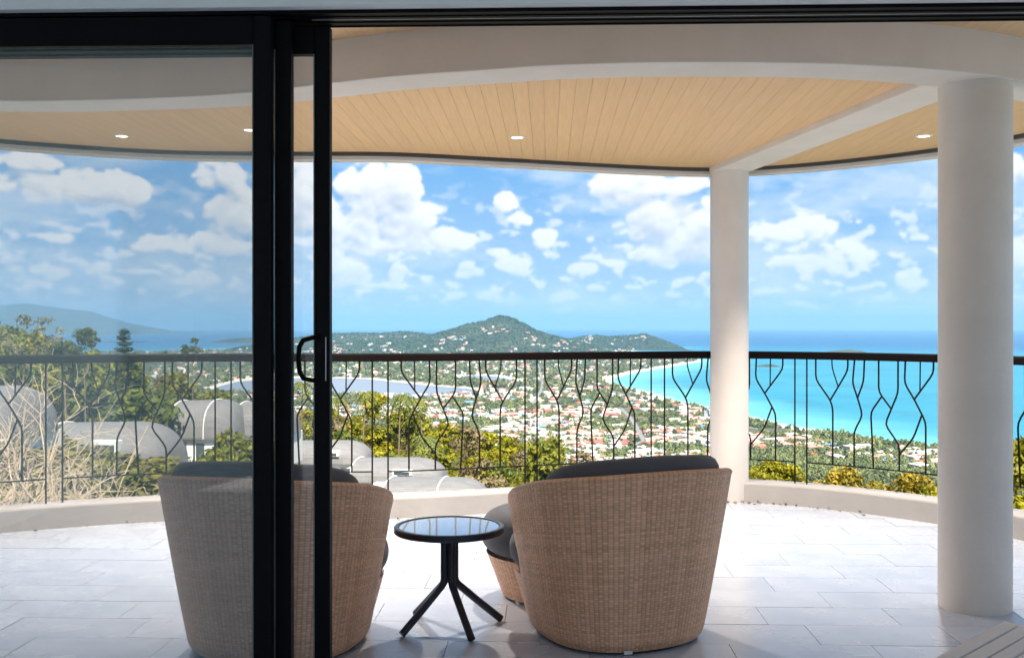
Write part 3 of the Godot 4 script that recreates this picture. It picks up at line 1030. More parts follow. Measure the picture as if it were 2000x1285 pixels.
func build_terrace() -> void:
	edge = planned([Vector2(-5.75, 3.1), Vector2(-5.6, 4.4), Vector2(-5.0, 5.6), Vector2(-4.2, 6.45), Vector2(-3.44, 7.07), Vector2(-2.5, 7.5), Vector2(-1.6, 7.58), Vector2(-0.88, 7.6), Vector2(-0.08, 7.85), Vector2(0.8, 8.16), Vector2(1.45, 8.32), Vector2(1.95, 8.26), Vector2(2.5, 7.93), Vector2(3.06, 7.36), Vector2(3.42, 6.75), Vector2(3.68, 6.0), Vector2(3.8, 5.0), Vector2(3.75, 3.7)])
	var first := edge[0]
	var last := edge[edge.size() - 1]
	edge[0] = Vector2(first.x, 3.45)
	edge[edge.size() - 1] = Vector2(last.x, 3.45)
	beam_front = planned([Vector2(-5.62, 3.4), Vector2(-5.1, 4.5), Vector2(-4.2, 5.12), Vector2(-3.3, 5.34), Vector2(-2.63, 5.39), Vector2(-2.257, 5.38), Vector2(-1.68, 5.30), Vector2(-1.29, 5.19), Vector2(-0.866, 5.0), Vector2(-0.55, 4.86), Vector2(-0.116, 4.735), Vector2(0.226, 4.645), Vector2(0.673, 4.6), Vector2(1.125, 4.605), Vector2(1.5, 4.64), Vector2(1.94, 4.74), Vector2(2.32, 4.9), Vector2(2.7, 5.12), Vector2(3.1, 5.5), Vector2(3.5, 6.1)])
	var inner := shifted(edge, -0.2)
	# floor slab, tiles
	var outline := PackedVector2Array(edge)
	outline.append(Vector2(last.x, 3.2)); outline.append(Vector2(first.x, 3.2))
	var slab := MB.new()
	slab.prism(outline, -0.3, -0.012)
	var floor_node := single("terrace_floor", slab, mats.grout, "pale tiled terrace floor", "floor", "structure")
	var ground_plan := PackedVector2Array(shifted(edge, -0.19))
	ground_plan.append(Vector2(last.x - 0.19, 3.2)); ground_plan.append(Vector2(first.x + 0.19, 3.2))
	var row := 0
	var d := 3.0
	while d < 8.4:
		var x: float = -6.2 + [0.0, 0.37, 0.16][row % 3]
		while x < 4.2:
			var cell := PackedVector2Array([Vector2(x, d), Vector2(x + 0.597, d), Vector2(x + 0.597, d + 0.297), Vector2(x, d + 0.297)])
			for piece: PackedVector2Array in Geometry2D.intersect_polygons(cell, ground_plan):
				var mb := MB.new()
				mb.prism(piece, -0.011, rng.randf_range(-0.0006, 0.0006))
				part(floor_node, "tile", mb, mats["tile_%d" % (rng.randi() % 5)])
			x += 0.6
		d += 0.3
		row += 1
	# the wall that carries the terrace
	var base := MB.new()
	base.prism(outline, -9.0, -0.3)
	single("terrace_base", base, mats.white_render, "rendered retaining wall below the terrace", "wall", "structure")
	# kerb
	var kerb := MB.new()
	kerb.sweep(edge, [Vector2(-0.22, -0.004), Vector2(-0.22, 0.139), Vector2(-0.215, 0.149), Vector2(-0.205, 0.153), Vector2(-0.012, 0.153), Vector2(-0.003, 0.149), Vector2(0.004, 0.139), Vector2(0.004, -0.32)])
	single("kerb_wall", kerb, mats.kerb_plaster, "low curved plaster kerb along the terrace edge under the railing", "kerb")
	# roof: slab, fascia, boards
	var roof_line := shifted(edge, 0.03)
	var roof_plan := PackedVector2Array(roof_line)
	roof_plan.append(Vector2(last.x, -4.0)); roof_plan.append(Vector2(first.x, -4.0))
	var roof := MB.new()
	roof.prism(roof_plan, 2.76, 3.0)
	single("roof_slab", roof, mats.white_render, "flat white roof slab over terrace and room", "roof", "structure")
	var fascia := MB.new()
	fascia.sweep(roof_line, [Vector2(0.0, 2.545), Vector2(0.0, 2.757), Vector2(-0.09, 2.757), Vector2(-0.09, 2.55), Vector2(-0.085, 2.545)])
	single("roof_fascia", fascia, mats.plaster, "curved plaster fascia along the terrace roof edge", "fascia")
	var track := MB.new()
	track.sweep(roof_line, [Vector2(-0.1, 2.575), Vector2(-0.1, 2.625), Vector2(-0.128, 2.625), Vector2(-0.128, 2.575)])
	single("curtain_track", track, mats.track, "thin dark curtain track round the board ceiling edge", "track")
	# beams
	var beam := MB.new()
	beam.sweep(beam_front, [Vector2(0.0, 2.514), Vector2(0.004, 2.51), Vector2(0.266, 2.51), Vector2(0.27, 2.514), Vector2(0.27, 2.757), Vector2(0.0, 2.757)])
	single("curved_beam", beam, mats.plaster, "wavy white plaster beam crossing the terrace ceiling", "beam")
	var near_c := plan(2.235, 5.06)
	var far_c := plan(1.70, 8.2)
	var cross := MB.new()
	var dir := (far_c - near_c).normalized()
	cross.sweep(PackedVector2Array([near_c + dir * 0.06, near_c.lerp(far_c, 0.5), far_c + dir * 0.05]), [Vector2(-0.145, 2.563), Vector2(-0.141, 2.559), Vector2(0.141, 2.559), Vector2(0.145, 2.563), Vector2(0.145, 2.75), Vector2(-0.145, 2.75)])
	single("straight_beam", cross, mats.plaster, "shallow straight white beam between the two columns", "beam")
	# board ceilings: one over the outer terrace, a higher one between beam and door
	var rear := shifted(beam_front, 0.265)
	var outer_plan := PackedVector2Array(rear)
	var rim := shifted(roof_line, -0.13)
	var back_rim := rim.duplicate()
	back_rim.reverse()
	for p in back_rim:
		if p.y > 3.5: outer_plan.append(p)
	var outer := boards("outer_ceiling", "pale timber board ceiling over the outer terrace", outer_plan, 2.6)
	var inner_plan := PackedVector2Array(shifted(beam_front, 0.004))
	inner_plan.append(Vector2(3.6, 3.46)); inner_plan.append(Vector2(-5.5, 3.46))
	boards("inner_ceiling", "timber board ceiling between the beam and the door", inner_plan, 2.715)
	# columns
	for k in 2:
		var c: Vector2 = [near_c, far_c][k]
		var r: float = [0.167, 0.148][k]
		var top: float = [2.512, 2.56][k]
		var mb := MB.new()
		mb.lathe([Vector2(r, 0.0), Vector2(r, top)], 64, Vector3(c.x, 0.0, -c.y))
		single("column", mb, mats.plaster, ["thick round plaster column standing inside the terrace", "slim round plaster column standing on the kerb line"][k], "column", "thing", "round terrace columns")
	build_railing()
	# recessed lamps
	var lamp_labels := ["recessed ceiling lamp in the boards above the left tinted glass", "recessed ceiling lamp just left of the door stiles", "recessed ceiling lamp in the middle of the boards", "recessed ceiling lamp between the straight beam and the thick column"]
	var k := 0
	for q: Vector2 in [Vector2(-2.55, 6.85), Vector2(-1.66, 6.64), Vector2(0.034, 6.9), Vector2(2.69, 6.85)]:
		var at := spot(q.x, 2.6, q.y)
		var l := thing("ceiling_lamp", lamp_labels[k], "lamp", at, 0.0, "recessed lamps of the terrace ceiling")
		var ring := MB.new()
		ring.lathe([Vector2(0.036, 0.001), Vector2(0.036, -0.006), Vector2(0.05, -0.006), Vector2(0.053, -0.001), Vector2(0.053, 0.004)], 28)
		part(l, "trim_ring", ring, plain("lamp_ring", Color(0.75, 0.74, 0.72), 0.4))
		var lens := MB.new()
		lens.lathe([Vector2(0.0, -0.004), Vector2(0.0355, -0.0035), Vector2(0.0355, 0.0)], 24)
		part(l, "lens", lens, mats.lamp_lens)
		var s := SpotLight3D.new()
		s.name = "lamp_light"
		s.position = Vector3(0, -0.02, 0)
		s.rotation.x = -PI / 2
		s.light_energy = 3.3
		s.light_color = Color(1.0, 0.955, 0.9)
		s.light_size = 0.05
		s.spot_range = 20.0
		s.spot_attenuation = 2.0
		s.spot_angle = 58.0
		s.spot_angle_attenuation = 0.6
		s.shadow_enabled = true
		l.add_child(s)
		k += 1

func boards(called: String, label: String, region: PackedVector2Array, y: float) -> MeshInstance3D:
	var back := MB.new()
	back.prism(region, y + 0.014, y + 0.03)
	var root := single(called, back, plain("board_back", Color(0.55, 0.36, 0.2), 0.9), label, "ceiling", "structure")
	var x := -6.0
	while x < 4.4:
		var cell := PackedVector2Array([Vector2(x, 3.3), Vector2(x + 0.0816, 3.3), Vector2(x + 0.0816, 8.6), Vector2(x, 8.6)])
		for piece: PackedVector2Array in Geometry2D.intersect_polygons(cell, region):
			var mb := MB.new()
			mb.prism(piece, y, y + 0.0135)
			part(root, "plank", mb, mats["board_%d" % (rng.randi() % 4)])
		x += 0.083
	return root

func build_railing() -> void:
	var way := shifted(edge, -0.1)
	var run := PackedFloat32Array([0.0])
	for k in range(1, way.size()):
		run.append(run[k - 1] + way[k].distance_to(way[k - 1]))
	var length := run[run.size() - 1]
	var on := func(s: float, y: float) -> Vector3:
		var k := 0
		while k < run.size() - 2 and run[k + 1] < s: k += 1
		var p := way[k].lerp(way[k + 1], (s - run[k]) / (run[k + 1] - run[k]))
		return Vector3(p.x, y, -p.y)
	# where the pairs of plain posts stand, by how far they lie to the side of the view axis
	var pairs := []
	for q: Array in [[88, 120], [419, 451], [727, 757], [1025, 1049], [1272, 1298], [1553, 1577], [1850, 1872]]:
		var found := []
		for sx: float in q:
			var want := (sx - 1000.0) / 2050.0
			var best := 0.0
			var miss := 1e9
			var s := 0.0
			while s < length:
				var p := ahead(on.call(s, 0.0))
				if absf(p.x / p.y - want) < miss and p.y > 6.0:
					miss = absf(p.x / p.y - want); best = s
				s += 0.004
			found.append(best)
		pairs.append(found)
	var step: float = pairs[1][0] - pairs[0][0]
	while pairs[0][0] - step > 0.3:
		pairs.push_front([pairs[0][0] - step, pairs[0][1] - step])
	while pairs[pairs.size() - 1][1] + 1.05 < length - 0.3:
		var l: Array = pairs[pairs.size() - 1]
		pairs.append([l[0] + 1.05, l[1] + 1.05])
	var t := thing("balcony_railing", "curved dark metal railing with branching rods on the kerb", "railing")
	var rail := MB.new()
	rail.sweep(way, [Vector2(-0.03, 1.105), Vector2(-0.036, 1.111), Vector2(-0.036, 1.153), Vector2(-0.028, 1.162), Vector2(0.028, 1.162), Vector2(0.036, 1.153), Vector2(0.036, 1.111), Vector2(0.03, 1.105)])
	part(t, "top_rail", rail, mats.rail_paint)
	var rod := func(pts: Array, r: float, called: String, s0: float, s1: float) -> void:
		# pts are (share of the panel's width, share of its height from the top)
		var soft := PackedVector2Array([pts[0]])
		for k in range(1, pts.size() - 1):
			var a: Vector2 = pts[k - 1]
			var b: Vector2 = pts[k]
			var c: Vector2 = pts[k + 1]
			soft.append(b.lerp(a, minf(0.4, 0.045 / a.distance_to(b)))); soft.append(b.lerp(a, minf(0.4, 0.045 / a.distance_to(b)) * 0.5).lerp(b.lerp(c, minf(0.4, 0.045 / b.distance_to(c)) * 0.5), 0.5)); soft.append(b.lerp(c, minf(0.4, 0.045 / b.distance_to(c))))
		soft.append(pts[pts.size() - 1])
		var line := PackedVector3Array()
		for p in soft:
			line.append(on.call(lerpf(s0, s1, p.x), lerpf(1.107, 0.318, p.y)))
		var mb := MB.new()
		mb.tube(line, PackedFloat32Array([r]), 7)
		part(t, called, mb, mats.bronze)
	var n := 0
	for k in pairs.size():
		for s: float in pairs[k]:
			var mb := MB.new()
			mb.tube(PackedVector3Array([on.call(s, 1.107), on.call(s, 0.15)]), PackedFloat32Array([0.0062]), 7)
			part(t, "post", mb, mats.bronze)
		if k == pairs.size() - 1: break
		var s0: float = pairs[k][1]
		var s1: float = pairs[k + 1][0]
		var low := MB.new()
		var line := PackedVector3Array()
		for q in 13: line.append(on.call(lerpf(s0, s1, q / 12.0), 0.318))
		low.tube(line, PackedFloat32Array([0.0055]), 6)
		part(t, "bottom_rail", low, mats.bronze)
		var mirrored: bool = k == pairs.size() - 5 - (pairs.size() - 5 - find_pair(pairs, 757.0, on))
		for shape: Array in [
			[Vector2(0.065, 0), Vector2(0.065, 0.195), Vector2(0.171, 0.387), Vector2(0.189, 0.467), Vector2(0.189, 1)],
			[Vector2(0.298, 0), Vector2(0.298, 0.1), Vector2(0.171, 0.387)],
			[Vector2(0.182, 0), Vector2(0.184, 0.08), Vector2(0.227, 0.254)],
			[Vector2(0.347, 0), Vector2(0.332, 0.22), Vector2(0.368, 0.35), Vector2(0.405, 0.515), Vector2(0.344, 0.67), Vector2(0.344, 1)],
			[Vector2(0.418, 0), Vector2(0.412, 0.2), Vector2(0.369, 0.353)],
			[Vector2(0.659, 0), Vector2(0.659, 0.29), Vector2(0.566, 0.585), Vector2(0.668, 0.765), Vector2(0.668, 1)],
			[Vector2(0.521, 0), Vector2(0.521, 0.29), Vector2(0.609, 0.437)],
			[Vector2(0.543, 0.33), Vector2(0.464, 0.48), Vector2(0.484, 1)],
			[Vector2(0.711, 0), Vector2(0.705, 0.2), Vector2(0.773, 0.34), Vector2(0.855, 0.54), Vector2(0.855, 1)],
			[Vector2(0.909, 0), Vector2(0.909, 0.1), Vector2(0.773, 0.343)],
			[Vector2(0.816, 0), Vector2(0.814, 0.265)],
			[Vector2(0.827, 0.48), Vector2(0.768, 0.69), Vector2(0.669, 0.85)]]:
			var pts := []
			for p: Vector2 in shape:
				pts.append(Vector2(1.0 - p.x, p.y) if mirrored else p)
			rod.call(pts, 0.005 if shape.size() <= 3 and shape[0].y == 0.0 and shape[0].x > 0.18 and shape[0].x < 0.19 or shape.size() == 2 else 0.0066, "baluster", s0, s1)

func find_pair(pairs: Array, sx: float, on: Callable) -> int:
	var best := 0
	var miss := 1e9
	for k in pairs.size():
		var p := ahead(on.call(pairs[k][1], 0.0))
		if p.y > 5.0 and absf(p.x / p.y - (sx - 1000.0) / 2050.0) < miss:
			miss = absf(p.x / p.y - (sx - 1000.0) / 2050.0)
			best = k
	return best

# ------------------------------------------------------------------ the room's sliding door and the room itself
func build_door() -> void:
	var wall: StandardMaterial3D = mats.wall_paint
	# room shell: floor, ceiling, walls with thickness; wide openings at the back let the day in
	var room := MB.new()
	room.box(Vector3(0, -0.158, 0.3), Vector3(7.4, 0.3, 7.1), 0.0)
	single("room_floor", room, mats.tile_1, "pale tiled floor of the room behind the door", "floor", "structure")
	var ceil := MB.new()
	ceil.box(Vector3(0, 2.71, 0.42), Vector3(7.0, 0.098, 7.2), 0.0)
	single("room_ceiling", ceil, wall, "white ceiling of the room", "ceiling", "structure")
	var front := MB.new()
	front.box(Vector3(0, 2.545, -3.2), Vector3(7.4, 0.432, 0.04), 0.004)
	front.box(Vector3(0, 2.56, -3.332), Vector3(7.4, 0.40, 0.222), 0.0)
	front.box(Vector3(-4.15, 1.2, -3.31), Vector3(3.0, 2.38, 0.26), 0.0)
	front.box(Vector3(3.2, 1.2, -3.31), Vector3(1.1, 2.38, 0.26), 0.0)
	single("front_wall", front, wall, "white wall above the sliding door", "wall", "structure")
	for sx: float in [-3.6, 3.6]:
		var side := MB.new()
		side.box(Vector3(sx, 1.33, -2.5), Vector3(0.2, 2.66, 1.3), 0.0)
		side.box(Vector3(sx, 1.33, 3.05), Vector3(0.2, 2.66, 1.4), 0.0)
		side.box(Vector3(sx, 2.5, 0.25), Vector3(0.2, 0.32, 4.2), 0.0)
		single("side_wall", side, wall, "white side wall of the room with a wide opening", "wall", "structure")
	var rear := MB.new()
	rear.box(Vector3(-3.0, 1.33, 3.9), Vector3(1.0, 2.66, 0.2), 0.0)
	rear.box(Vector3(3.0, 1.33, 3.9), Vector3(1.0, 2.66, 0.2), 0.0)
	rear.box(Vector3(0.0, 2.5, 3.9), Vector3(5.0, 0.32, 0.2), 0.0)
	single("rear_wall", rear, wall, "white rear wall of the room with a wide opening", "wall", "structure")
	# the frame
	var dark: StandardMaterial3D = mats.black_frame
	var frame := thing("door_frame", "long black aluminium head frame of the sliding door", "door frame", Vector3(0, 0, -3.3))
	var head := MB.new()
	head.box(Vector3(0, 2.341, 0.0), Vector3(5.3, 0.036, 0.158), 0.002)
	part(frame, "head", head, dark)
	for z: float in [0.074, 0.029, -0.029, -0.074]:
		var lip := MB.new()
		lip.box(Vector3(0, 2.3215, z), Vector3(5.3, 0.005, 0.008), 0.001)
		part(frame, "track_lip", lip, dark)
	var bead := MB.new()
	bead.box(Vector3(0.95, 2.3225, 0.0), Vector3(3.4, 0.003, 0.004), 0.001)
	part(frame, "metal_bead", bead, mats.bare_aluminium)
	for s: float in [-2.62, 2.62]:
		var jamb := MB.new()
		jamb.box(Vector3(s, 1.158, 0.0), Vector3(0.06, 2.31, 0.158), 0.003)
		part(frame, "jamb", jamb, dark)
	var sill := MB.new()
	sill.box(Vector3(0, 0.004, 0.0), Vector3(5.18, 0.016, 0.2), 0.003)
	part(frame, "sill", sill, dark)
	# three panels slid one behind the other
	var labels := ["front black framed glass door panel, its stile leftmost of the three", "middle black framed glass door panel, its stile between the other two", "rear black framed glass door panel with the curved handle"]
	var right_edges := [-0.757, -0.706, -0.592]
	var stiles := [0.055, 0.050, 0.049]
	for k in 3:
		var depth: float = [3.24, 3.30, 3.36][k]
		var x1: float = plan(right_edges[k] * depth / [3.28, 3.34, 3.40][k], depth).x
		var w := 1.72
		var st: float = stiles[k]
		var p := thing("glass_door", labels[k], "glass door", Vector3(x1, 0.014, -depth), 0.0, "sliding panels of the terrace door")
		var low := 0.0
		var top := 2.302
		var rail := 0.090
		for s: int in [0, 1]:
			var mb := MB.new()
			mb.box(Vector3(-st * 0.5 if s == 0 else -w + st * 0.5, (low + top) * 0.5, 0), Vector3(st, top - low, 0.042), 0.003)
			part(p, "stile", mb, dark)
		var rt := MB.new()
		rt.box(Vector3(-w * 0.5, top - rail * 0.5, 0), Vector3(w - st * 2.0, rail, 0.038), 0.003)
		part(p, "top_rail", rt, dark)
		var rb := MB.new()
		rb.box(Vector3(-w * 0.5, 0.05, 0), Vector3(w - st * 2.0, 0.1, 0.038), 0.003)
		part(p, "bottom_rail", rb, dark)
		var gl := MB.new()
		gl.box(Vector3(-w * 0.5, (0.1 + top - rail) * 0.5, 0), Vector3(w - st * 2.0, top - rail - 0.1, 0.008), 0.0)
		part(p, "glass_pane", gl, mats.door_glass)
		var seal := MB.new()
		seal.box(Vector3(-st - 0.0022, (0.1 + top - rail) * 0.5, 0.012), Vector3(0.004, top - rail - 0.1, 0.012), 0.001)
		part(p, "glazing_bead", seal, plain("bead_grey", Color(0.16, 0.17, 0.17), 0.4, 0.4))
		if k == 2:
			var hb := MB.new()
			var y0 := 1.178 - 0.014
			var pts := PackedVector3Array([Vector3(-0.03, y0, 0.018), Vector3(-0.055, y0 + 0.002, 0.026), Vector3(-0.082, y0 + 0.008, 0.032), Vector3(-0.094, y0 + 0.03, 0.034), Vector3(-0.098, y0 + 0.07, 0.034), Vector3(-0.095, y0 + 0.108, 0.034), Vector3(-0.083, y0 + 0.13, 0.032), Vector3(-0.055, y0 + 0.138, 0.026), Vector3(-0.03, y0 + 0.141, 0.018)])
			hb.tube(pts, PackedFloat32Array([0.0075, 0.0075, 0.008, 0.008, 0.008, 0.008, 0.008, 0.0075, 0.0075]), 8)
			part(p, "handle", hb, dark)
			var keep := MB.new()
			keep.box(Vector3(-0.012, y0 + 0.07, 0.0225), Vector3(0.003, 0.14, 0.003), 0.001)
			part(p, "latch_strip", keep, mats.bare_aluminium)

# ------------------------------------------------------------------ furniture
func tub_chair(called: String) -> Node3D:
	# faces +z; the woven shell wraps round the back (-z), the seat drum stands out in front
	var t := Node3D.new()
	t.name = called
	tag(t, "", "armchair", "wicker tub chairs")
	var reach := 2.1        # how far the shell wraps, radians either side of the back
	var squarish := func(a: float) -> float:
		return 1.0 / pow(pow(absf(cos(a)), 2.5) + pow(absf(sin(a)), 2.5), 1.0 / 2.5)
	var height := func(a: float) -> float:
		var q := absf(a) / reach
		return 0.79 - 0.165 * pow(q, 2.1) - (0.05 * pow(maxf(q - 0.86, 0.0) / 0.14, 2.0))
	var radius := func(y: float) -> float:
		return 0.355 + 0.130 * pow(clampf(y / 0.79, 0.0, 1.0), 0.9) - 0.03 * pow(1.0 - clampf(y / 0.05, 0.0, 1.0), 2.0)
	var thick := 0.045
	var shell := func(u: float, v: float) -> Vector3:
		var a := lerpf(-reach, reach, u)
		var h: float = height.call(a)
		var y := 0.0
		var r := 0.0
		if v < 0.62:
			y = lerpf(0.012, h - thick * 0.5, v / 0.62)
			r = radius.call(y)
		elif v < 0.74:
			var g := (v - 0.62) / 0.12 * PI
			y = h - thick * 0.5 + sin(g) * thick * 0.55
			r = radius.call(h) - thick * 0.5 + cos(g) * thick * 0.55
		else:
			y = lerpf(h - thick * 0.5, 0.2, (v - 0.74) / 0.26)
			r = radius.call(y) - thick
		r *= squarish.call(a)
		return Vector3(sin(a) * r, y, -cos(a) * r * 0.98)
	var mb := MB.new()
	mb.sheet(120, 60, shell, 4.4, 2.75, true)
	part(t, "woven_shell", mb, mats.wicker)
	for s: float in [-1.0, 1.0]:
		# the front end of the shell, a rounded woven post
		var pts := PackedVector3Array()
		for k in 9:
			var y: float = lerpf(0.012, height.call(reach) - 0.018, k / 8.0)
			var r: float = (radius.call(y) - thick * 0.5) * squarish.call(reach)
			pts.append(Vector3(s * sin(reach) * r, y, -cos(reach) * r * 0.98))
		var post := MB.new()
		post.tube(pts, PackedFloat32Array([0.025]), 10)
		part(t, "arm_end", post, mats.wicker)
	# seat drum
	var drum := func(rad: float, y: float, a: float) -> Vector3:
		var r: float = rad / pow(pow(absf(cos(a)), 2.6) + pow(absf(sin(a)), 2.6), 1.0 / 2.6)
		return Vector3(cos(a) * r, y, 0.125 + sin(a) * r * 1.04)
	var base := MB.new()
	base.sheet(72, 10, func(u: float, v: float) -> Vector3: return drum.call(lerpf(0.315, 0.375, v), lerpf(0.02, 0.255, v), u * TAU), 5.0, 0.6, true)
	part(t, "seat_base", base, mats.wicker)
	var lid := MB.new()
	lid.sheet(48, 4, func(u: float, v: float) -> Vector3: return drum.call(0.375 * (1.0 - v), 0.255, u * TAU), 1.0, 1.0, true)
	part(t, "seat_deck", lid, mats.wicker)
	var seat := MB.new()
	seat.sheet(64, 18, func(u: float, v: float) -> Vector3:
		var g := lerpf(-PI * 0.5, PI * 0.5, v)
		var r := 0.30 + 0.095 * pow(cos(g), 0.75) if absf(g) < PI * 0.5 - 0.001 else 0.0
		return drum.call(r, 0.35 + 0.095 * sin(g) + 0.012 * (1.0 - r / 0.41), u * TAU), 1.0, 1.0, true)
	part(t, "seat_cushion", seat, mats.cushion_cloth)
	# back cushion: a bent bolster leaning on the inside of the shell, its top above the rim
	var bolster := MB.new()
	bolster.sheet(56, 22, func(u: float, v: float) -> Vector3:
		var q := lerpf(-1.0, 1.0, u)
		var a := q * 1.52
		var g := v * TAU
		var round_off := pow(maxf(1.0 - pow(absf(q), 7.0), 0.0), 0.5)
		var yc := 0.61 - 0.035 * q * q
		var half_h := (0.235 - 0.035 * q * q) * round_off
		var half_t := 0.085 * round_off
		var cg := signf(cos(g)) * pow(absf(cos(g)), 0.75)
		var sg := signf(sin(g)) * pow(absf(sin(g)), 0.75)
		var y := yc + sg * half_h
		var r: float = (radius.call(0.62) - thick - 0.075 + (y - 0.6) * 0.14 + cg * half_t) * squarish.call(a)
		return Vector3(sin(a) * r, y, -cos(a) * r * 0.98), 1.0, 1.0, false)
	part(t, "back_cushion", bolster, mats.cushion_cloth)
	var foot := MB.new()
	foot.lathe([Vector2(0.0, 0.0), Vector2(0.33, 0.0), Vector2(0.33, 0.03)], 40)
	part(t, "plinth", foot, mats.dark_rubber)
	return t

func build_furniture() -> void:
	var chair := tub_chair("wicker_armchair")
	add_child(chair)
	taken[str(get_instance_id()) + "wicker_armchair"] = 1
	chair.set_meta("label", "wicker tub chair standing clear of the door, right of the side table")
	chair.position = spot(0.46, 0.0, 4.66)
	chair.rotation.y = PI + YAW + deg_to_rad(24.0)
	chair.scale = Vector3(1.0, 0.97, 1.0)
	var other := copy(chair, spot(-0.99, 0.0, 4.50), PI + YAW - deg_to_rad(13.0), Vector3(1.0, 0.97, 1.0), "wicker tub chair partly behind the black door stiles, left of the side table", "wicker_armchair")
	var tagp := MB.new()
	tagp.box(Vector3(0.14, 0.022, -0.352), Vector3(0.035, 0.014, 0.003), 0.0, Basis(Vector3.UP, -0.3))
	part(chair, "maker_tag", tagp, mats.white_label)
	# footstool of the right chair
	var fs := thing("footstool", "round wicker footstool with grey cushion behind the table beside the right chair", "footstool", spot(0.235, 0.0, 5.30))
	var ring_at := func(rad: float, y: float, a: float) -> Vector3:
		return Vector3(cos(a) * rad, y, sin(a) * rad)
	var fb := MB.new()
	fb.sheet(64, 10, func(u: float, v: float) -> Vector3: return ring_at.call(lerpf(0.285, 0.365, v), lerpf(0.015, 0.225, v), u * TAU), 4.6, 0.5, true)
	part(fs, "woven_base", fb, mats.wicker)
	var fc := MB.new()
	fc.sheet(64, 18, func(u: float, v: float) -> Vector3:
		var g := lerpf(-PI * 0.5, PI * 0.5, v)
		var rr := 0.27 + 0.125 * pow(maxf(cos(g), 0.0), 0.7) if absf(g) < PI * 0.5 - 0.001 else 0.0
		return ring_at.call(rr, 0.325 + 0.105 * sin(g) + 0.015 * (1.0 - rr / 0.39), u * TAU), 1.0, 1.0, true)
	part(fs, "cushion", fc, mats.cushion_cloth)
	# side table
	var t := thing("side_table", "small round dark metal side table with glass top between the wicker chairs", "table", spot(-0.283, 0.0, 4.72), YAW)
	var navy: StandardMaterial3D = mats.navy_metal
	var ring := MB.new()
	ring.lathe([Vector2(0.225, 0.452), Vector2(0.229, 0.4585), Vector2(0.244, 0.4585), Vector2(0.248, 0.4545), Vector2(0.248, 0.432), Vector2(0.244, 0.428), Vector2(0.225, 0.428), Vector2(0.225, 0.452)], 64)
	part(t, "table_rim", ring, navy)
	var pane := MB.new()
	pane.lathe([Vector2(0.0, 0.444), Vector2(0.2249, 0.444), Vector2(0.2249, 0.4535), Vector2(0.222, 0.455), Vector2(0.0, 0.455)], 64)
	part(t, "glass_top", pane, mats.table_glass)
	var spider := MB.new()
	spider.box(Vector3(0, 0.434, 0), Vector3(0.44, 0.012, 0.03), 0.002)
	spider.box(Vector3(0, 0.4335, 0), Vector3(0.03, 0.011, 0.44), 0.002)
	part(t, "under_frame", spider, navy)
	for k in 4:
		var a := deg_to_rad([218.0, 296.0, 22.0, 132.0][k])
		var o := Vector3(cos(a), 0, -sin(a))
		o = Vector3(cos(a), 0, sin(a) * -1.0)
		var pts := PackedVector3Array()
		for p: Array in [[0.027, 0.43], [0.027, 0.32], [0.027, 0.222], [0.031, 0.205], [0.042, 0.19], [0.145, 0.1], [0.25, 0.012]]:
			pts.append(o * p[0] + Vector3(0, p[1], 0))
		var leg := MB.new()
		leg.tube(pts, PackedFloat32Array([0.017]), 10)
		part(t, "leg", leg, navy)
	# corner of a slatted lounger at the right
	var l := thing("slatted_lounger", "corner of a pale slatted lounger low at the terrace's right side", "lounger", spot(1.84, 0.0, 3.93), 0.0)
	var along := (spot(1.47, 0, 3.56) - spot(1.84, 0, 3.93)).normalized()
	var across := Vector3(-along.z, 0, along.x)
	if across.dot(spot(1, 0, 0)) < 0.0: across = -across
	var bas := Basis(across, Vector3.UP, across.cross(Vector3.UP))
	for k in 9:
		var mb := MB.new()
		mb.box(across * (0.031 + 0.064 * k) + along * 0.8 + Vector3(0, 0.241, 0), Vector3(0.055, 0.018, 1.6), 0.004, bas)
		part(l, "slat", mb, mats.pale_slat)
	for k in 2:
		var mb := MB.new()
		mb.box(across * (0.03 + 0.52 * k) + along * 0.8 + Vector3(0, 0.2, 0), Vector3(0.04, 0.06, 1.56), 0.004, bas)
		part(l, "side_rail", mb, mats.pale_slat)
	for k in 4:
		var mb := MB.new()
		mb.box(across * (0.04 + 0.5 * (k % 2)) + along * (0.06 + 1.4 * (k / 2)) + Vector3(0, 0.085, 0), Vector3(0.04, 0.17, 0.04), 0.004, bas)
		part(l, "leg", mb, mats.pale_slat)
	# wind-blown leaf litter at the foot of the kerb
	var lit := MB.new()
	lit.coloured = true
	var way := shifted(edge, -0.235)
	for k in 110:
		var q := rng.randf_range(0.0, 1.0)
		var stretch := rng.randf()
		var i := int(lerpf(0.16, 0.42, q) * way.size()) if stretch < 0.5 else int(lerpf(0.60, 0.72, q * q) * way.size())
		var p := way[i].lerp(way[mini(i + 1, way.size() - 1)], rng.randf())
		var at := Vector3(p.x + rng.randf_range(-0.02, 0.05), 0.004 + rng.randf() * 0.012, -p.y + absf(rng.randfn()) * 0.03)
		var nn := Vector3(rng.randfn() * 0.5, 1.0, rng.randfn() * 0.5).normalized()
		var a := nn.cross(Vector3(rng.randfn(), 0, rng.randfn())).normalized() * rng.randf_range(0.008, 0.022)
		var b := nn.cross(a) * 0.5
		lit.col = Color(0.05, 0.035, 0.025).lerp(Color(0.32, 0.26, 0.2), rng.randf() if stretch < 0.5 else rng.randf() * 0.4)
		lit.leaf(at - a, at + b, at + a, at - b, nn)
	single("leaf_litter", lit, mats.painted, "dry leaf bits blown against the foot of the kerb", "leaf litter", "stuff")

# ------------------------------------------------------------------ hillside: villas, trees, shrubs
var villas := []

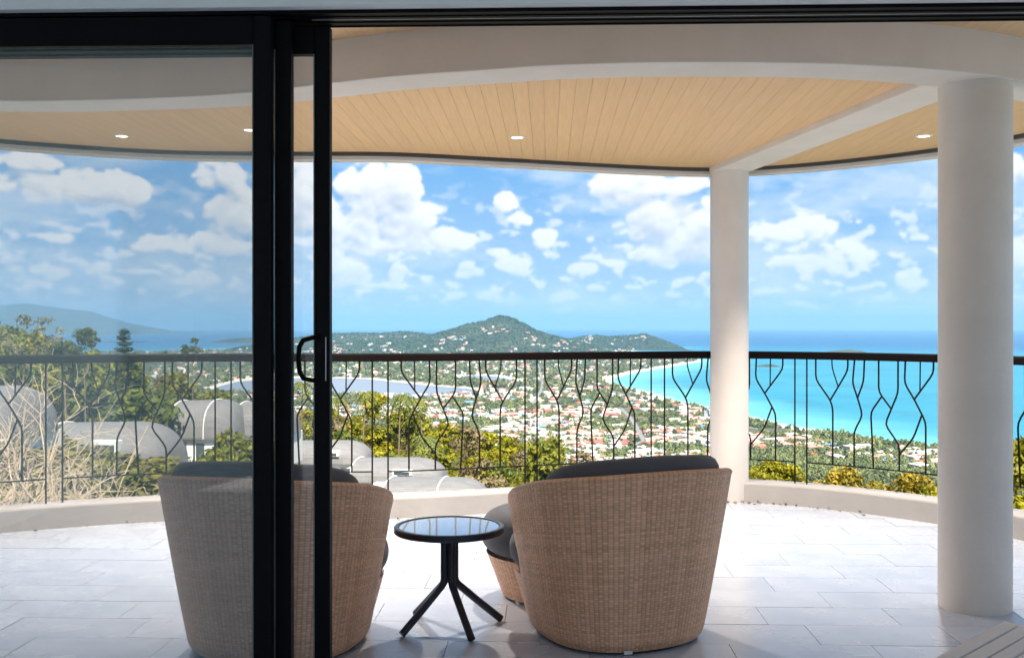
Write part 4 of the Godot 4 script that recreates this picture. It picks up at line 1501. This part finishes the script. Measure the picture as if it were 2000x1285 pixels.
func vault_villa(called: String, w: float, deep: float, tall: float, dormer: bool, windowed: bool) -> Node3D:
	# a shell roof like an upturned boat: length along x, its right end rounded down, its left end open with a gable wall
	var t := Node3D.new()
	t.name = called
	tag(t, "", "villa", "grey vault-roofed villas on the slope")
	var shell := func(u: float, v: float) -> Vector3:
		var fall := pow(maxf(1.0 - pow(maxf(u - 0.60, 0.0) / 0.40, 2.6), 0.0), 1.0 / 2.0)
		var slump := 1.0 - 0.07 * (1.0 - u)
		var g := lerpf(-PI * 0.5, PI * 0.5, v)
		var y := tall * slump * fall * pow(maxf(cos(g), 0.0), 0.62)
		var z := -sin(g) * deep * 0.5 * (0.35 + 0.65 * fall)
		return Vector3((u - 0.5) * w, y + 0.4, z)
	var roof := MB.new()
	roof.sheet(64, 32, shell, w * 0.16, deep * 0.2)
	if roof.n[14 * 49 + 10].y < 0.0:
		for k in roof.n.size(): roof.n[k] = -roof.n[k]
	part(t, "roof", roof, mats.shingles)
	var band := MB.new()
	var arc := PackedVector3Array()
	for k in 25:
		arc.append(shell.call(0.0, k / 24.0) + Vector3(-0.04, 0.02, 0))
	band.tube(arc, PackedFloat32Array([0.075]), 6)
	part(t, "gable_edge", band, mats.white_render)
	var rib := MB.new()
	if windowed:
		var over := PackedVector3Array()
		for k in 25:
			var q: Vector3 = shell.call(0.56, k / 24.0)
			over.append(Vector3(q.x, q.y + 0.02, q.z * 1.005))
		rib.tube(over, PackedFloat32Array([0.06]), 6)
		part(t, "roof_rib", rib, mats.white_render)
	var wall := MB.new()
	var pts := [Vector3(-w * 0.5 + 0.35, 0.0, -deep * 0.46)]
	for k in 13:
		var q: Vector3 = shell.call(0.03, 1.0 - k / 12.0)
		pts.append(Vector3(-w * 0.5 + 0.35, q.y - 0.15, q.z * 0.95))
	pts.append(Vector3(-w * 0.5 + 0.35, 0.0, deep * 0.46))
	wall.poly(pts, Vector3(w, 0, 0))
	wall.box(Vector3(0.0, -1.1, 0.0), Vector3(w * 0.9, 3.0, deep * 0.86), 0.02)
	part(t, "wall", wall, mats.white_render)
	for k in 3:
		var win := MB.new()
		win.box(Vector3(-w * 0.30 + k * w * 0.28, -0.9, deep * 0.43 + 0.02), Vector3(w * 0.13, 1.7, 0.06), 0.01)
		part(t, "window", win, mats.window_glass)
	var gable_win := MB.new()
	gable_win.box(Vector3(-w * 0.5 + 0.33, tall * 0.35, deep * 0.1), Vector3(0.06, tall * 0.4, deep * 0.3), 0.01)
	part(t, "window", gable_win, mats.window_glass)
	if dormer:
		var d := MB.new()
		d.box(Vector3(w * 0.08, tall * 0.56 + 0.3, deep * 0.41), Vector3(w * 0.22, tall * 0.26, deep * 0.24), 0.03)
		var dd := part(t, "dormer", d, mats.white_render)
		var p := MB.new()
		p.box(Vector3(w * 0.08, tall * 0.53 + 0.3, deep * 0.531), Vector3(w * 0.17, tall * 0.14, 0.05), 0.01)
		part(dd, "pane", p, mats.window_glass)
	if windowed:
		var d := MB.new()
		d.box(Vector3(-w * 0.5 - 0.6, -0.3, deep * 0.1), Vector3(2.2, 2.6, deep * 0.7), 0.03)
		part(t, "porch", d, mats.white_render)
	var terrace := MB.new()
	terrace.box(Vector3(0.2, -2.3, deep * 0.6), Vector3(w * 1.02, 0.3, deep * 0.4), 0.02)
	part(t, "balcony", terrace, mats.white_render)
	return t

func screen(p: Vector3) -> Vector2:   # where a point stands against the view, in the photograph's pixels
	var q := ahead(p)
	return Vector2(1000.0 + 2050.0 * q.x / q.y, 644.0 - 2050.0 * (p.y - EYE) / q.y)

func build_hillside() -> void:
	# villas: left edge, right edge, top and eave against the view, at a distance
	var plans := [
		[-95, 78, 755, 880, 55.0, 7.0, true, false, "grey vault-roofed villa nearest the terrace, cut by the left edge"],
		[118, 352, 826, 935, 75.0, 7.5, true, false, "large grey vaulted villa with a white dormer behind the bare branches"],
		[355, 480, 783, 872, 95.0, 7.0, false, true, "grey vaulted villa with white gable and porch, highest on the left slope"],
		[478, 578, 786, 866, 98.0, 7.0, false, false, "grey vaulted villa close right of the one with the porch, behind the stiles"],
		[572, 727, 864, 920, 112.0, 7.0, true, false, "grey vaulted villa just right of the rear door stile"],
		[700, 872, 898, 958, 98.0, 7.0, true, false, "grey vaulted villa with white dormer above the side table"],
		[762, 948, 938, 990, 84.0, 6.6, false, true, "pale vaulted villa lowest in the view, just above the kerb"]]
	for q: Array in plans:
		var z: float = q[4]
		var w: float = (q[1] - q[0]) / 2050.0 * (z + q[5] * 0.5)
		var y0: float = EYE - (q[3] - 644.0) / 2050.0 * z
		var zc: float = z + q[5] * 0.5
		var y1: float = EYE - (q[2] - 644.0) / 2050.0 * zc
		var v := vault_villa("vault_villa", w, q[5], y1 - y0 - 0.4, q[6], q[7])
		v.name = numbered("vault_villa", self)
		v.set_meta("label", q[8])
		add_child(v)
		v.position = spot(((q[0] + q[1]) * 0.5 - 1000.0) / 2050.0 * zc, y0, zc)
		v.rotation.y = YAW + deg_to_rad(-6.0)
		villas.append(q)
	# the skyline that the trees keep below
	var skyline := [Vector2(-500, 590), Vector2(0, 622), Vector2(110, 640), Vector2(200, 688), Vector2(260, 700), Vector2(330, 728), Vector2(390, 772), Vector2(560, 795), Vector2(620, 768), Vector2(690, 765), Vector2(800, 778), Vector2(880, 818), Vector2(980, 850), Vector2(1100, 872), Vector2(1190, 902), Vector2(1260, 940), Vector2(1400, 1000), Vector2(2400, 1040)]
	var yellow := [Color(0.13, 0.145, 0.008), Color(0.31, 0.28, 0.012)]
	var olive := [Color(0.10, 0.125, 0.015), Color(0.25, 0.245, 0.03)]
	var dark := [Color(0.05, 0.085, 0.018), Color(0.14, 0.165, 0.03)]
	var tan_dry := [Color(0.13, 0.105, 0.05), Color(0.27, 0.215, 0.115)]
	var kinds := [
		tree_kind("leafy_tree", 26, 70, 0.105, 1.35, 0.55, yellow[0], yellow[1], 101), tree_kind("leafy_tree", 24, 70, 0.10, 1.15, 0.5, yellow[0], yellow[1], 102), tree_kind("leafy_tree", 28, 66, 0.105, 1.6, 0.7, olive[0], olive[1], 103),
		tree_kind("leafy_tree", 22, 70, 0.11, 1.2, 0.6, dark[0], dark[1], 104), tree_kind("dry_tree", 20, 46, 0.085, 1.4, 0.7, tan_dry[0], tan_dry[1], 105), tree_kind("leafy_tree", 24, 70, 0.105, 1.25, 0.5, yellow[0].lerp(olive[0], 0.5), yellow[1], 106)]
	var words := ["bright yellow green bushy tree", "bright yellow green bushy tree", "olive green rounded tree", "dark green tree", "dry tan half leafless tree", "yellow green bushy tree"]
	var placed := []
	var named := {}
	var tries := 0
	while placed.size() < 265 and tries < 12000:
		tries += 1
		var s := rng.randf_range(-0.62, 0.40)
		var z := 30.0 * pow(9.0, sqrt(rng.randf()))
		var x := s * z
		var r := rng.randf_range(2.0, 4.0) * (1.0 if z > 60.0 else 0.8)
		var kind: int = [0, 1, 2, 5, 0, 1, 3, 4][rng.randi() % 8]
		if s < -0.24: kind = [2, 3, 2, 3, 0, 5, 4, 2][rng.randi() % 8]
		var tall := r * rng.randf_range(1.5, 2.0)
		var gy := ground_height(x, z)
		var at := spot(x, gy, z)
		var a := screen(at + Vector3(0, tall * 0.98, 0))
		var half := r / z * 2050.0
		if a.y < curve_at(skyline, a.x) or a.y < curve_at(skyline, a.x - half * 0.7) - 14.0 or a.y < curve_at(skyline, a.x + half * 0.7) - 14.0:
			continue
		var blocked := false
		for q: Array in villas:
			if a.x + half > q[0] and a.x - half < q[1]:
				if z < q[4] and a.y < q[3] - 6.0: blocked = true
				elif absf(z - q[4] - q[5] * 0.5) < q[5] * 0.5 + r: blocked = true
		for q: Vector3 in placed:
			if Vector2(q.x - x, q.y - z).length() < (q.z + r) * 0.62: blocked = true
		if blocked: continue
		placed.append(Vector3(x, z, r))
		var where: String = "on the spur " + PANELS[PackedFloat32Array([104, 435, 742, 1037, 1285, 1565, 1861]).bsearch(a.x)]
		for q: Array in villas:
			if a.x > q[0] - 40.0 and a.x < q[1] + 40.0:
				where = ("below " if z < q[4] else "behind ") + ["the villa cut by the left edge", "the large villa with the white dormer", "the villa with the porch", "the villa right of the porch", "the villa right of the rear stile", "the villa above the side table", "the lowest pale villa"][villas.find(q)]
		if a.x < 130.0 and z > 60.0: where = "on the high left slope against the big island"
		elif where.begins_with("on the spur") and a.y < 820.0: where = "on the spur's crest " + where.substr(12)
		var c := copy(kinds[kind], at, rng.randf() * TAU, Vector3(r, tall / 1.85, r), "%s %s" % [words[kind], where], String(kinds[kind].name), "trees on the slope below the terrace")
		named.get_or_add(c.get_meta("label"), []).append([z, c])
	rank(named)
	# single trees that stand out on the left skyline
	var tall_kind := tree_kind("tall_tree", 15, 52, 0.07, 2.3, 2.0, Color(0.10, 0.11, 0.05), Color(0.27, 0.25, 0.13), 140)
	var round_kind := tree_kind("round_tree", 26, 90, 0.08, 1.15, 3.0, Color(0.03, 0.055, 0.012), Color(0.10, 0.12, 0.022), 141)
	var fir := conifer("conifer_tree")
	var slim := tree_kind("slender_tree", 9, 40, 0.12, 1.4, 3.2, Color(0.03, 0.05, 0.02), Color(0.09, 0.11, 0.035), 142)
	var stand := func(kind: Node3D, sx: float, top: float, z: float, wide: float, label: String, unit: float) -> void:
		var x := (sx - 1000.0) / 2050.0 * z
		var gy := ground_height(x, z)
		var h := EYE - (top - 644.0) / 2050.0 * z - gy
		if not kind.has_node("crown") or kind == fir:
			copy(kind, spot(x, gy, z), rng.randf() * TAU, Vector3(wide, h / unit, wide), label, String(kind.name))
			return
		# the crown keeps its shape, the stem takes up the height
		var c := copy(kind, spot(x, gy, z), rng.randf() * TAU, Vector3.ONE * wide, label, String(kind.name))
		var crown: MeshInstance3D = c.get_node("crown")
		var stem: MeshInstance3D = c.get_node("trunk")
		var peak: float = crown.mesh.get_aabb().end.y
		crown.position.y = h / wide - peak
		stem.scale.y = maxf(0.3, (h / wide - peak * 0.45) / stem.mesh.get_aabb().end.y)
	stand.call(tall_kind, 42, 618, 78.0, 1.9, "tall loose grey green tree at the far left before the big island", 3.7)
	stand.call(tall_kind, 92, 622, 84.0, 1.5, "second tall loose tree just right of the tallest one", 3.7)
	stand.call(round_kind, 166, 643, 88.0, 1.3, "round dark crowned tree on the left skyline", 3.05)
	stand.call(round_kind, 128, 668, 80.0, 1.9, "broad grey green tree between the tall tree and the round one", 3.05)
	stand.call(fir, 242, 655, 98.0, 1.75, "dark layered conifer standing before the sea", 5.0)
	stand.call(slim, 376, 664, 104.0, 1.3, "slender tree with a small tuft crown above the handrail", 4.5)
	stand.call(slim, 322, 690, 104.0, 0.7, "thin bare looking sapling left of the slender tree", 4.5)
	var palm_a := palm_kind("palm_tree", 150, Color(0.17, 0.19, 0.04))
	var palm_b := palm_kind("palm_tree", 151, Color(0.14, 0.17, 0.045))
	stand.call(palm_a, 707, 758, 150.0, 1.15, "palm tree left of the spit on the spur's crest", 7.7)
	stand.call(palm_b, 778, 760, 150.0, 1.2, "palm tree in front of the lagoon's spit", 7.7)
	stand.call(palm_a, 826, 774, 158.0, 1.1, "palm tree right of the one before the spit", 7.7)
	stand.call(palm_b, 842, 845, 118.0, 1.2, "palm tree standing among bushes above the side table's villa", 7.7)
	stand.call(palm_a, 586, 738, 140.0, 1.2, "palm tree seen through the narrow glass strip by the handle", 7.7)
	stand.call(palm_b, 660, 768, 146.0, 1.1, "palm tree just right of the rear stile", 7.7)
	# bare pale shrubs close to the terrace on the left
	var k := 0
	for q: Array in [[-20, 14.5, 2.3], [60, 13.0, 1.9], [110, 16.0, 2.6], [190, 15.0, 1.7], [280, 17.0, 1.6], [20, 20.0, 3.6], [-90, 17.0, 3.0], [330, 15.5, 1.2], [150, 21.0, 2.6], [470, 22.0, 1.9], [30, 15.5, 2.5], [85, 18.5, 2.9], [230, 18.0, 2.2], [-40, 21.0, 3.6]]:
		var x: float = (q[0] - 1000.0) / 2050.0 * q[1]
		var o := thing("bare_shrub", ["leafless pale shrub at the far left edge", "leafless shrub below the handrail left of the first posts", "tallest leafless shrub beside the first posts", "low leafless shrub before the large villa", "leafless shrub below the large villa's dormer", "tall leafless shrub before the nearest villa", "leafless shrub outside the left edge", "small leafless shrub behind the left chair", "leafless shrub at the large villa's left end", "leafless shrub under the villa with the porch", "leafless shrub among the first pair of posts", "leafless shrub right of the nearest villa", "leafless shrub before the large villa's right half", "tall leafless shrub at the nearest villa's left half"][k], "shrub", spot(x, ground_height(x, q[1]) - 0.1, q[1]), 0.0, "leafless shrubs below the terrace")
		part(o, "branches", bare_branches(200 + k, q[2] * 1.15), mats.bare_twigs)
		k += 1
	# broad-leaved tree tops just outside the terrace on the right
	var broad := tree_kind("broadleaf_tree", 30, 190, 0.062, 1.3, 2.2, Color(0.12, 0.125, 0.01), Color(0.33, 0.30, 0.015), 160, 0.5)
	var broad_b := tree_kind("broadleaf_tree", 28, 190, 0.062, 1.2, 2.2, Color(0.13, 0.115, 0.015), Color(0.34, 0.25, 0.03), 161, 0.5)
	stand.call(broad, 1522, 902, 15.0, 0.5, "yellow green tree top left of the pair of posts on the right", 3.1)
	stand.call(broad_b, 1648, 912, 16.0, 0.6, "rusty yellow tree top in the middle of the right railing", 3.1)
	stand.call(broad, 1722, 945, 17.0, 0.45, "small yellow green tree top left of the thick column", 3.1)
	stand.call(broad_b, 1785, 922, 14.0, 0.5, "dark gold tree top beside the thick column", 3.1)
	stand.call(broad, 1845, 945, 13.0, 0.5, "yellow green tree top half hidden by the thick column", 3.1)
	stand.call(broad, 2030, 855, 12.0, 0.75, "bright yellow green tree right of the thick column", 3.1)
	stand.call(broad_b, 1466, 945, 17.0, 0.4, "low golden tree top right of the slim column", 3.1)
	for o in kinds + [tall_kind, round_kind, fir, slim, palm_a, palm_b, broad, broad_b]:
		o.free()
	# undergrowth nobody could count
	var tuft := leafy_crown(9, 30, 0.115, 0.9, Color(0.75, 0.75, 0.75), Color(1.25, 1.2, 1.1), 170)
	var places := []
	var tints := PackedColorArray()
	for i in 42000:
		var s := rng.randf_range(-0.75, 0.62)
		var z := 11.0 * pow(28.0, pow(rng.randf(), 0.7))
		var x := s * z
		var in_villa := false
		for q: Array in villas:
			var sx := 1000.0 + s * 2050.0
			if sx > q[0] - 8.0 and sx < q[1] + 8.0 and z > q[4] - 6.0 and z < q[4] + q[5]: in_villa = true
		if in_villa: continue
		var size := rng.randf_range(0.6, 1.5) * (0.4 if z < 30.0 else 1.0)
		places.append(Transform3D(Basis(Vector3.UP, rng.randf() * TAU).scaled(Vector3(size * 1.3, size, size * 1.3)), spot(x, ground_height(x, z) - 0.15, z)))
		var t := rng.randf()
		var c := Color(0.12, 0.135, 0.010).lerp(Color(0.30, 0.275, 0.014), t)
		if s < -0.25: c = Color(0.11, 0.125, 0.015).lerp(Color(0.28, 0.255, 0.03), t)
		if rng.randf() < 0.16: c = Color(0.17, 0.135, 0.07)
		tints.append(c)
	var u := scatter(self, "undergrowth", tuft, mats.leaves, places, tints)
	tag(u, "dense undergrowth covering the slope below the terrace", "undergrowth", "", "stuff")

func conifer(called: String) -> Node3D:
	var r := RandomNumberGenerator.new()
	r.seed = 31
	var t := Node3D.new()
	t.name = called
	tag(t, "", "tree")
	var mb := MB.new()
	mb.tube(PackedVector3Array([Vector3(0, -0.3, 0), Vector3(0, 5.0, 0)]), PackedFloat32Array([0.09, 0.02]), 6)
	part(t, "trunk", mb, mats.bark)
	var c := MB.new()
	c.coloured = true
	for k in 15:
		var y := 1.4 + 3.55 * k / 14.0
		var reach := 1.0 * pow(1.0 - (y - 1.4) / 3.75, 0.8) + 0.08
		for j in 7:
			var a := r.randf() * TAU
			var o := Vector3(cos(a), 0, sin(a))
			for q in 22:
				var u := sqrt(r.randf())
				var p := Vector3(0, y, 0) + o * reach * u + Vector3(r.randfn() * 0.07, r.randfn() * 0.04 + 0.14 * u * u, r.randfn() * 0.07)
				var tt := (o + Vector3(r.randfn(), r.randfn() * 0.5, r.randfn()) * 0.5).normalized() * 0.11
				var b := tt.cross(Vector3(r.randfn(), 1.0, r.randfn())).normalized() * 0.035
				c.col = Color(0.018, 0.036, 0.02).lerp(Color(0.05, 0.085, 0.045), r.randf())
				var nn := tt.cross(b).normalized()
				if nn.y < 0.0: nn = -nn
				c.leaf(p - tt, p + b, p + tt, p - b, nn)
	part(t, "crown", c, mats.leaves)
	return t

# ------------------------------------------------------------------ the town
func house_kind(called: String, wall: Color, roof_c: Color, storeys: int, form: int, label: String) -> Node3D:
	# 1 m wide and 0.7 m deep, to be scaled; form 0 hipped, 1 gabled, 2 flat
	var t := Node3D.new()
	t.name = called
	tag(t, label, "house", "houses of the coastal town")
	var h := 0.17 + 0.17 * storeys
	var wm := MB.new()
	wm.box(Vector3(0, h * 0.5 - 0.05, 0), Vector3(1.0, h + 0.1, 0.7), 0.0)
	part(t, "wall", wm, plain("town_wall_%s" % str(wall), wall, 0.8))
	var rm := MB.new()
	if form == 2:
		rm.box(Vector3(0, h + 0.02, 0), Vector3(1.06, 0.06, 0.76), 0.0)
		rm.box(Vector3(0.2, h + 0.09, 0.05), Vector3(0.3, 0.1, 0.25), 0.0)
	else:
		var e := 0.06
		var ridge_half := 0.22 if form == 0 else 0.5 + e
		var a := [Vector3(-0.5 - e, h - 0.01, -0.35 - e), Vector3(0.5 + e, h - 0.01, -0.35 - e), Vector3(0.5 + e, h - 0.01, 0.35 + e), Vector3(-0.5 - e, h - 0.01, 0.35 + e)]
		var p := Vector3(-ridge_half, h + 0.2, 0)
		var q := Vector3(ridge_half, h + 0.2, 0)
		var mid := Vector3(0, h + 0.04, 0)
		rm.poly([a[0], a[1], q, p], mid); rm.poly([a[3], a[2], q, p], mid); rm.poly([a[0], a[3], p], mid); rm.poly([a[1], a[2], q], mid); rm.poly(a, mid)
	part(t, "roof", rm, plain("town_roof_%s" % str(roof_c), roof_c, 0.75))
	for s in storeys:
		for k in 3:
			var w := MB.new()
			w.box(Vector3(-0.32 + 0.32 * k, 0.14 + 0.17 * s, 0.351), Vector3(0.16, 0.085, 0.012), 0.0)
			part(t, "window", w, mats.window_glass)
	return t

var roads := [
	[Vector2(640, 1130), Vector2(480, 1260), Vector2(415, 1340), Vector2(350, 1560), Vector2(305, 1800), Vector2(268, 2050), Vector2(238, 2400), Vector2(200, 2650), Vector2(185, 2900), Vector2(215, 3150), Vector2(330, 3580), Vector2(480, 3980), Vector2(630, 4400), Vector2(740, 4720), Vector2(730, 5000)],
	[Vector2(296, 1860), Vector2(200, 1930), Vector2(40, 2040), Vector2(-140, 2120), Vector2(-480, 2150), Vector2(-900, 2300)],
	[Vector2(188, 2850), Vector2(90, 3150), Vector2(-210, 3600), Vector2(-420, 4300), Vector2(-480, 5000)],
	[Vector2(350, 1560), Vector2(270, 1470), Vector2(170, 1350), Vector2(110, 1150)], [Vector2(200, 1930), Vector2(190, 1650), Vector2(170, 1350)], [Vector2(40, 2040), Vector2(70, 2500), Vector2(90, 3150), Vector2(100, 4200)], [Vector2(70, 2500), Vector2(228, 2480)]]

func near_road(p: Vector2, by: float) -> bool:
	for road: Array in roads:
		for k in road.size() - 1:
			if Geometry2D.get_closest_point_to_segment(p, road[k], road[k + 1]).distance_to(p) < by: return true
	return false

func build_roads() -> void:
	var names := ["pale coast road running behind the beach", "town road leading inland past the lagoon", "long straight road toward the foot of the peak", "near road at the town's right edge", "short cross street in the near town", "street up the middle of the town", "side street to the coast road"]
	var surface := plain("asphalt", Color(0.2, 0.195, 0.19), 0.9)
	for n in roads.size():
		var mb := MB.new()
		var way := spline(roads[n], 24)
		var wide := 3.4
		var last := -1
		for k in way.size():
			var t := (way[mini(k + 1, way.size() - 1)] - way[maxi(k - 1, 0)]).normalized()
			var side := Vector2(-t.y, t.x) * wide
			var h := 0.0
			for o: float in [-1.0, 0.0, 1.0]:
				h = maxf(h, ground_height(way[k].x + side.x * o, way[k].y + side.y * o) - SEA)
			var f := v_add(mb, way[k] - side, SEA + h + 0.5 + 0.02 * n, way[k] + side)
			if last >= 0:
				mb.face(last, f, f + 1); mb.face(last, f + 1, last + 1)
			last = f
		single("road", mb, surface, names[n], "road", "structure")

func v_add(mb: MB, a: Vector2, y: float, b: Vector2) -> int:
	var f := mb.add(spot(a.x, y, a.y), Vector3.UP)
	mb.add(spot(b.x, y, b.y), Vector3.UP)
	return f

func build_town() -> void:
	build_roads()
	var white := Color(0.47, 0.455, 0.44)
	var cream := Color(0.66, 0.58, 0.48)
	var pink := Color(0.6, 0.42, 0.36)
	var red := Color(0.42, 0.10, 0.08)
	var rose := Color(0.50, 0.24, 0.20)
	var grey := Color(0.42, 0.42, 0.43)
	var pale := Color(0.62, 0.6, 0.58)
	var blue := Color(0.12, 0.26, 0.5)
	var teal := Color(0.08, 0.36, 0.33)
	var kinds := [
		house_kind("town_house", white, red, 1, 0, "white house, red hipped roof,"), house_kind("town_house", white, pale, 2, 2, "white two storey flat roofed block"), house_kind("town_house", cream, rose, 1, 1, "cream house, faded rose gabled roof,"),
		house_kind("town_house", white, grey, 1, 0, "white house, grey hipped roof,"), house_kind("town_house", white, rose, 2, 0, "white two storey house, rose hipped roof,"), house_kind("town_house", pink, red, 1, 1, "pink house, red gabled roof,"),
		house_kind("town_house", white, pale, 3, 2, "white three storey flat roofed block"), house_kind("town_house", white, blue, 1, 1, "white house, blue gabled roof,"), house_kind("town_house", cream, pale, 1, 1, "cream house, pale gabled roof,"), house_kind("town_house", white, teal, 1, 1, "white house, teal gabled roof,")]
	var odds := [0, 1, 1, 2, 3, 4, 5, 6, 8, 8, 1, 3, 0, 4, 6, 1, 7, 2]
	var spots := []
	var tries := 0
	while spots.size() < 3300 and tries < 60000:
		tries += 1
		var inv := rng.randf_range(1.0 / 6800.0, 1.0 / 1010.0)
		var z := 1.0 / inv
		var s := rng.randf_range(-0.5, 0.62)
		var x := s * z
		var dense := noise.get_noise_2d(x * 0.05 + 50.0, z * 0.05) + 0.34 * smoothstep(-0.35, 0.1, s) - 0.08 - 0.42 * smoothstep(0.19, 0.24, s)
		if z > 3200.0: dense += 0.12
		if dense < rng.randf_range(-0.2, 0.6): continue
		var p := Vector2(x, z)
		if signed_distance(p, coast) < 45.0: continue
		if z < 3500.0 and maxf(signed_distance(p, lagoon), signed_distance(p, lagoon_b)) > -35.0: continue
		if near_road(p, 13.0): continue
		var size := rng.randf_range(8.0, 19.0) * (1.5 if rng.randf() < 0.13 else 1.0)
		var kind: int = odds[rng.randi() % odds.size()]
		spots.append([size / z * (1.0 if absf(s) < 0.5 and z > 0.0 else 0.1), x, z, size, kind, rng.randf()])
	# the tall blue-and-white ones by the shore seen right of the slim column
	spots.sort_custom(func(a: Array, b: Array) -> bool: return a[0] > b[0])
	var mm := []
	for k in kinds.size(): mm.append([])
	var n := 0
	var named := {}
	for q: Array in spots:
		var x: float = q[1]
		var z: float = q[2]
		var size: float = q[3]
		var at := spot(x, ground_height(x, z) + 0.3, z)
		var turn: float = YAW + [0.0, 0.5, -0.4, 1.57][int(q[5] * 3.99)] + q[5] * 0.3
		var tall: float = 9.0 + 2.0 * q[5]
		var sx := 1000.0 + 2050.0 * x / z
		# seen from the eye: hidden behind the spur or below the kerb
		var sy := 644.0 + 2050.0 * (EYE - PLAIN) / z
		var hidden := sx < -10.0 or sx > 2010.0 or sy > 955.0 or (sx < 1200.0 and sy > curve_at([Vector2(0, 640), Vector2(400, 770), Vector2(600, 770), Vector2(800, 785), Vector2(900, 835), Vector2(1000, 860), Vector2(1200, 915)], sx) + 10.0) or (sx > 1385.0 and sx < 1455.0) or (sx > 1835.0 and sx < 1970.0) or (sy > 688.0 and sy < 712.0)
		if n < 285 and not hidden:
			n += 1
			var where: String = PANELS[PackedFloat32Array([104, 435, 742, 1037, 1285, 1565, 1861]).bsearch(sx)]
			if signed_distance(Vector2(x, z), coast) < 150.0: where += " by the beach"
			var c := copy(kinds[q[4]], at, turn, Vector3(size, tall * 1.25, size * (0.8 + 0.4 * q[5])), "%s %s" % [kinds[q[4]].get_meta("label"), where], "town_house", "houses of the coastal town")
			named.get_or_add(c.get_meta("label"), []).append([z, c])
		else:
			mm[q[4]].append(Transform3D(Basis(Vector3.UP, turn) * Basis.from_scale(Vector3(size, tall * 1.25, size)), at))
	rank(named)
	# the rest, and those on the hills' flanks
	for k in 520:
		var pick := rng.randf()
		var h := hill_m if pick < 0.7 else (hill_l if pick < 0.85 else hill_r)
		var x := rng.randf_range(-1250.0, 560.0) if pick < 0.7 else (rng.randf_range(-1700.0, -260.0) if pick < 0.85 else rng.randf_range(300.0, 1120.0))
		var z := rng.randf_range(5050.0, 5900.0) if pick < 0.7 else (rng.randf_range(6350.0, 6750.0) if pick < 0.85 else rng.randf_range(6850.0, 7450.0))
		if noise.get_noise_2d(x * 0.09, z * 0.05 + 400.0) < 0.06: continue
		if signed_distance(Vector2(x, z), coast) < 40.0: continue
		var size := rng.randf_range(12.0, 26.0)
		mm[odds[rng.randi() % odds.size()]].append(Transform3D(Basis(Vector3.UP, rng.randf() * TAU) * Basis.from_scale(Vector3(size, 14.0, size)), spot(x, SEA + 0.8 + h.call(x, z), z)))
	var rest := Node3D.new()
	rest.name = "distant_town"
	add_child(rest)
	tag(rest, "distant white and red roofed houses spread over the coastal plain", "town", "", "stuff")
	for k in kinds.size():
		for which in 2:
			var src: MeshInstance3D = kinds[k].get_child(which)
			var tint := PackedColorArray()
			tint.resize(mm[k].size())
			tint.fill(Color.WHITE)
			scatter(rest, ["walls", "roofs"][which], src.mesh, src.material_override, mm[k], tint)
	for o in kinds: o.free()
	# trees of the plain and the woods on the hills
	var clump := leafy_crown(7, 16, 0.3, 1.25, Color(0.7, 0.7, 0.7), Color(1.3, 1.25, 1.15), 300)
	var places := []
	var tints := PackedColorArray()
	tries = 0
	while places.size() < 42000 and tries < 140000:
		tries += 1
		var z := 1.0 / rng.randf_range(1.0 / 6900.0, 1.0 / 990.0)
		var s := rng.randf_range(-0.6, 0.7)
		var x := s * z
		if noise.get_noise_2d(x * 0.11 + 11.0, z * 0.11) < rng.randf_range(-0.5, 0.25): continue
		var p := Vector2(x, z)
		if Geometry2D.is_point_in_polygon(p, lagoon) or Geometry2D.is_point_in_polygon(p, lagoon_b) or not Geometry2D.is_point_in_polygon(p, coast): continue
		if z > 1240.0 and (ground_height(x, z) < SEA + 1.4 or near_road(p, 9.0)): continue
		var size := rng.randf_range(3.5, 7.5) * (1.0 if z < 2500.0 else 1.5)
		places.append(Transform3D(Basis(Vector3.UP, rng.randf() * TAU).scaled(Vector3(size, size * rng.randf_range(0.8, 1.25), size)), spot(x, ground_height(x, z) - 0.5, z)))
		var c := Color(0.085, 0.125, 0.06).lerp(Color(0.22, 0.24, 0.10), rng.randf())
		tints.append(c)
	for i in 9000:
		var z := 1.0 / rng.randf_range(1.0 / 1060.0, 1.0 / 300.0)
		var x := rng.randf_range(-0.02, 0.7) * z
		var size := rng.randf_range(2.5, 5.0)
		places.append(Transform3D(Basis(Vector3.UP, rng.randf() * TAU).scaled(Vector3(size, size, size)), spot(x, ground_height(x, z) - 0.4, z)))
		tints.append(Color(0.07, 0.10, 0.04).lerp(Color(0.23, 0.22, 0.08), rng.randf()))
	var w := scatter(self, "plain_woods", clump, mats.far_leaves, places, tints)
	tag(w, "green trees mixed among the houses of the coastal plain", "trees", "", "stuff")
	places = []
	tints = PackedColorArray()
	for k in 13000:
		var pick := rng.randf()
		var h := hill_m if pick < 0.62 else (hill_l if pick < 0.82 else hill_r)
		var x := rng.randf_range(-1250.0, 560.0) if pick < 0.62 else (rng.randf_range(-1770.0, -210.0) if pick < 0.82 else rng.randf_range(230.0, 1170.0))
		var z := rng.randf_range(5100.0, 6500.0) if pick < 0.62 else (rng.randf_range(6350.0, 7100.0) if pick < 0.82 else rng.randf_range(6850.0, 7560.0))
		var y: float = h.call(x, z)
		if y < 4.0: continue
		var size := rng.randf_range(6.0, 11.0)
		places.append(Transform3D(Basis(Vector3.UP, rng.randf() * TAU).scaled(Vector3(size, size * 0.9, size)), spot(x, SEA + y - 2.0, z)))
		tints.append(Color(0.03, 0.075, 0.045).lerp(Color(0.12, 0.16, 0.075), rng.randf()))
	w = scatter(self, "hill_woods", clump, mats.far_leaves, places, tints)
	tag(w, "woods covering the peak and the low hills by the sea", "woods", "", "stuff")
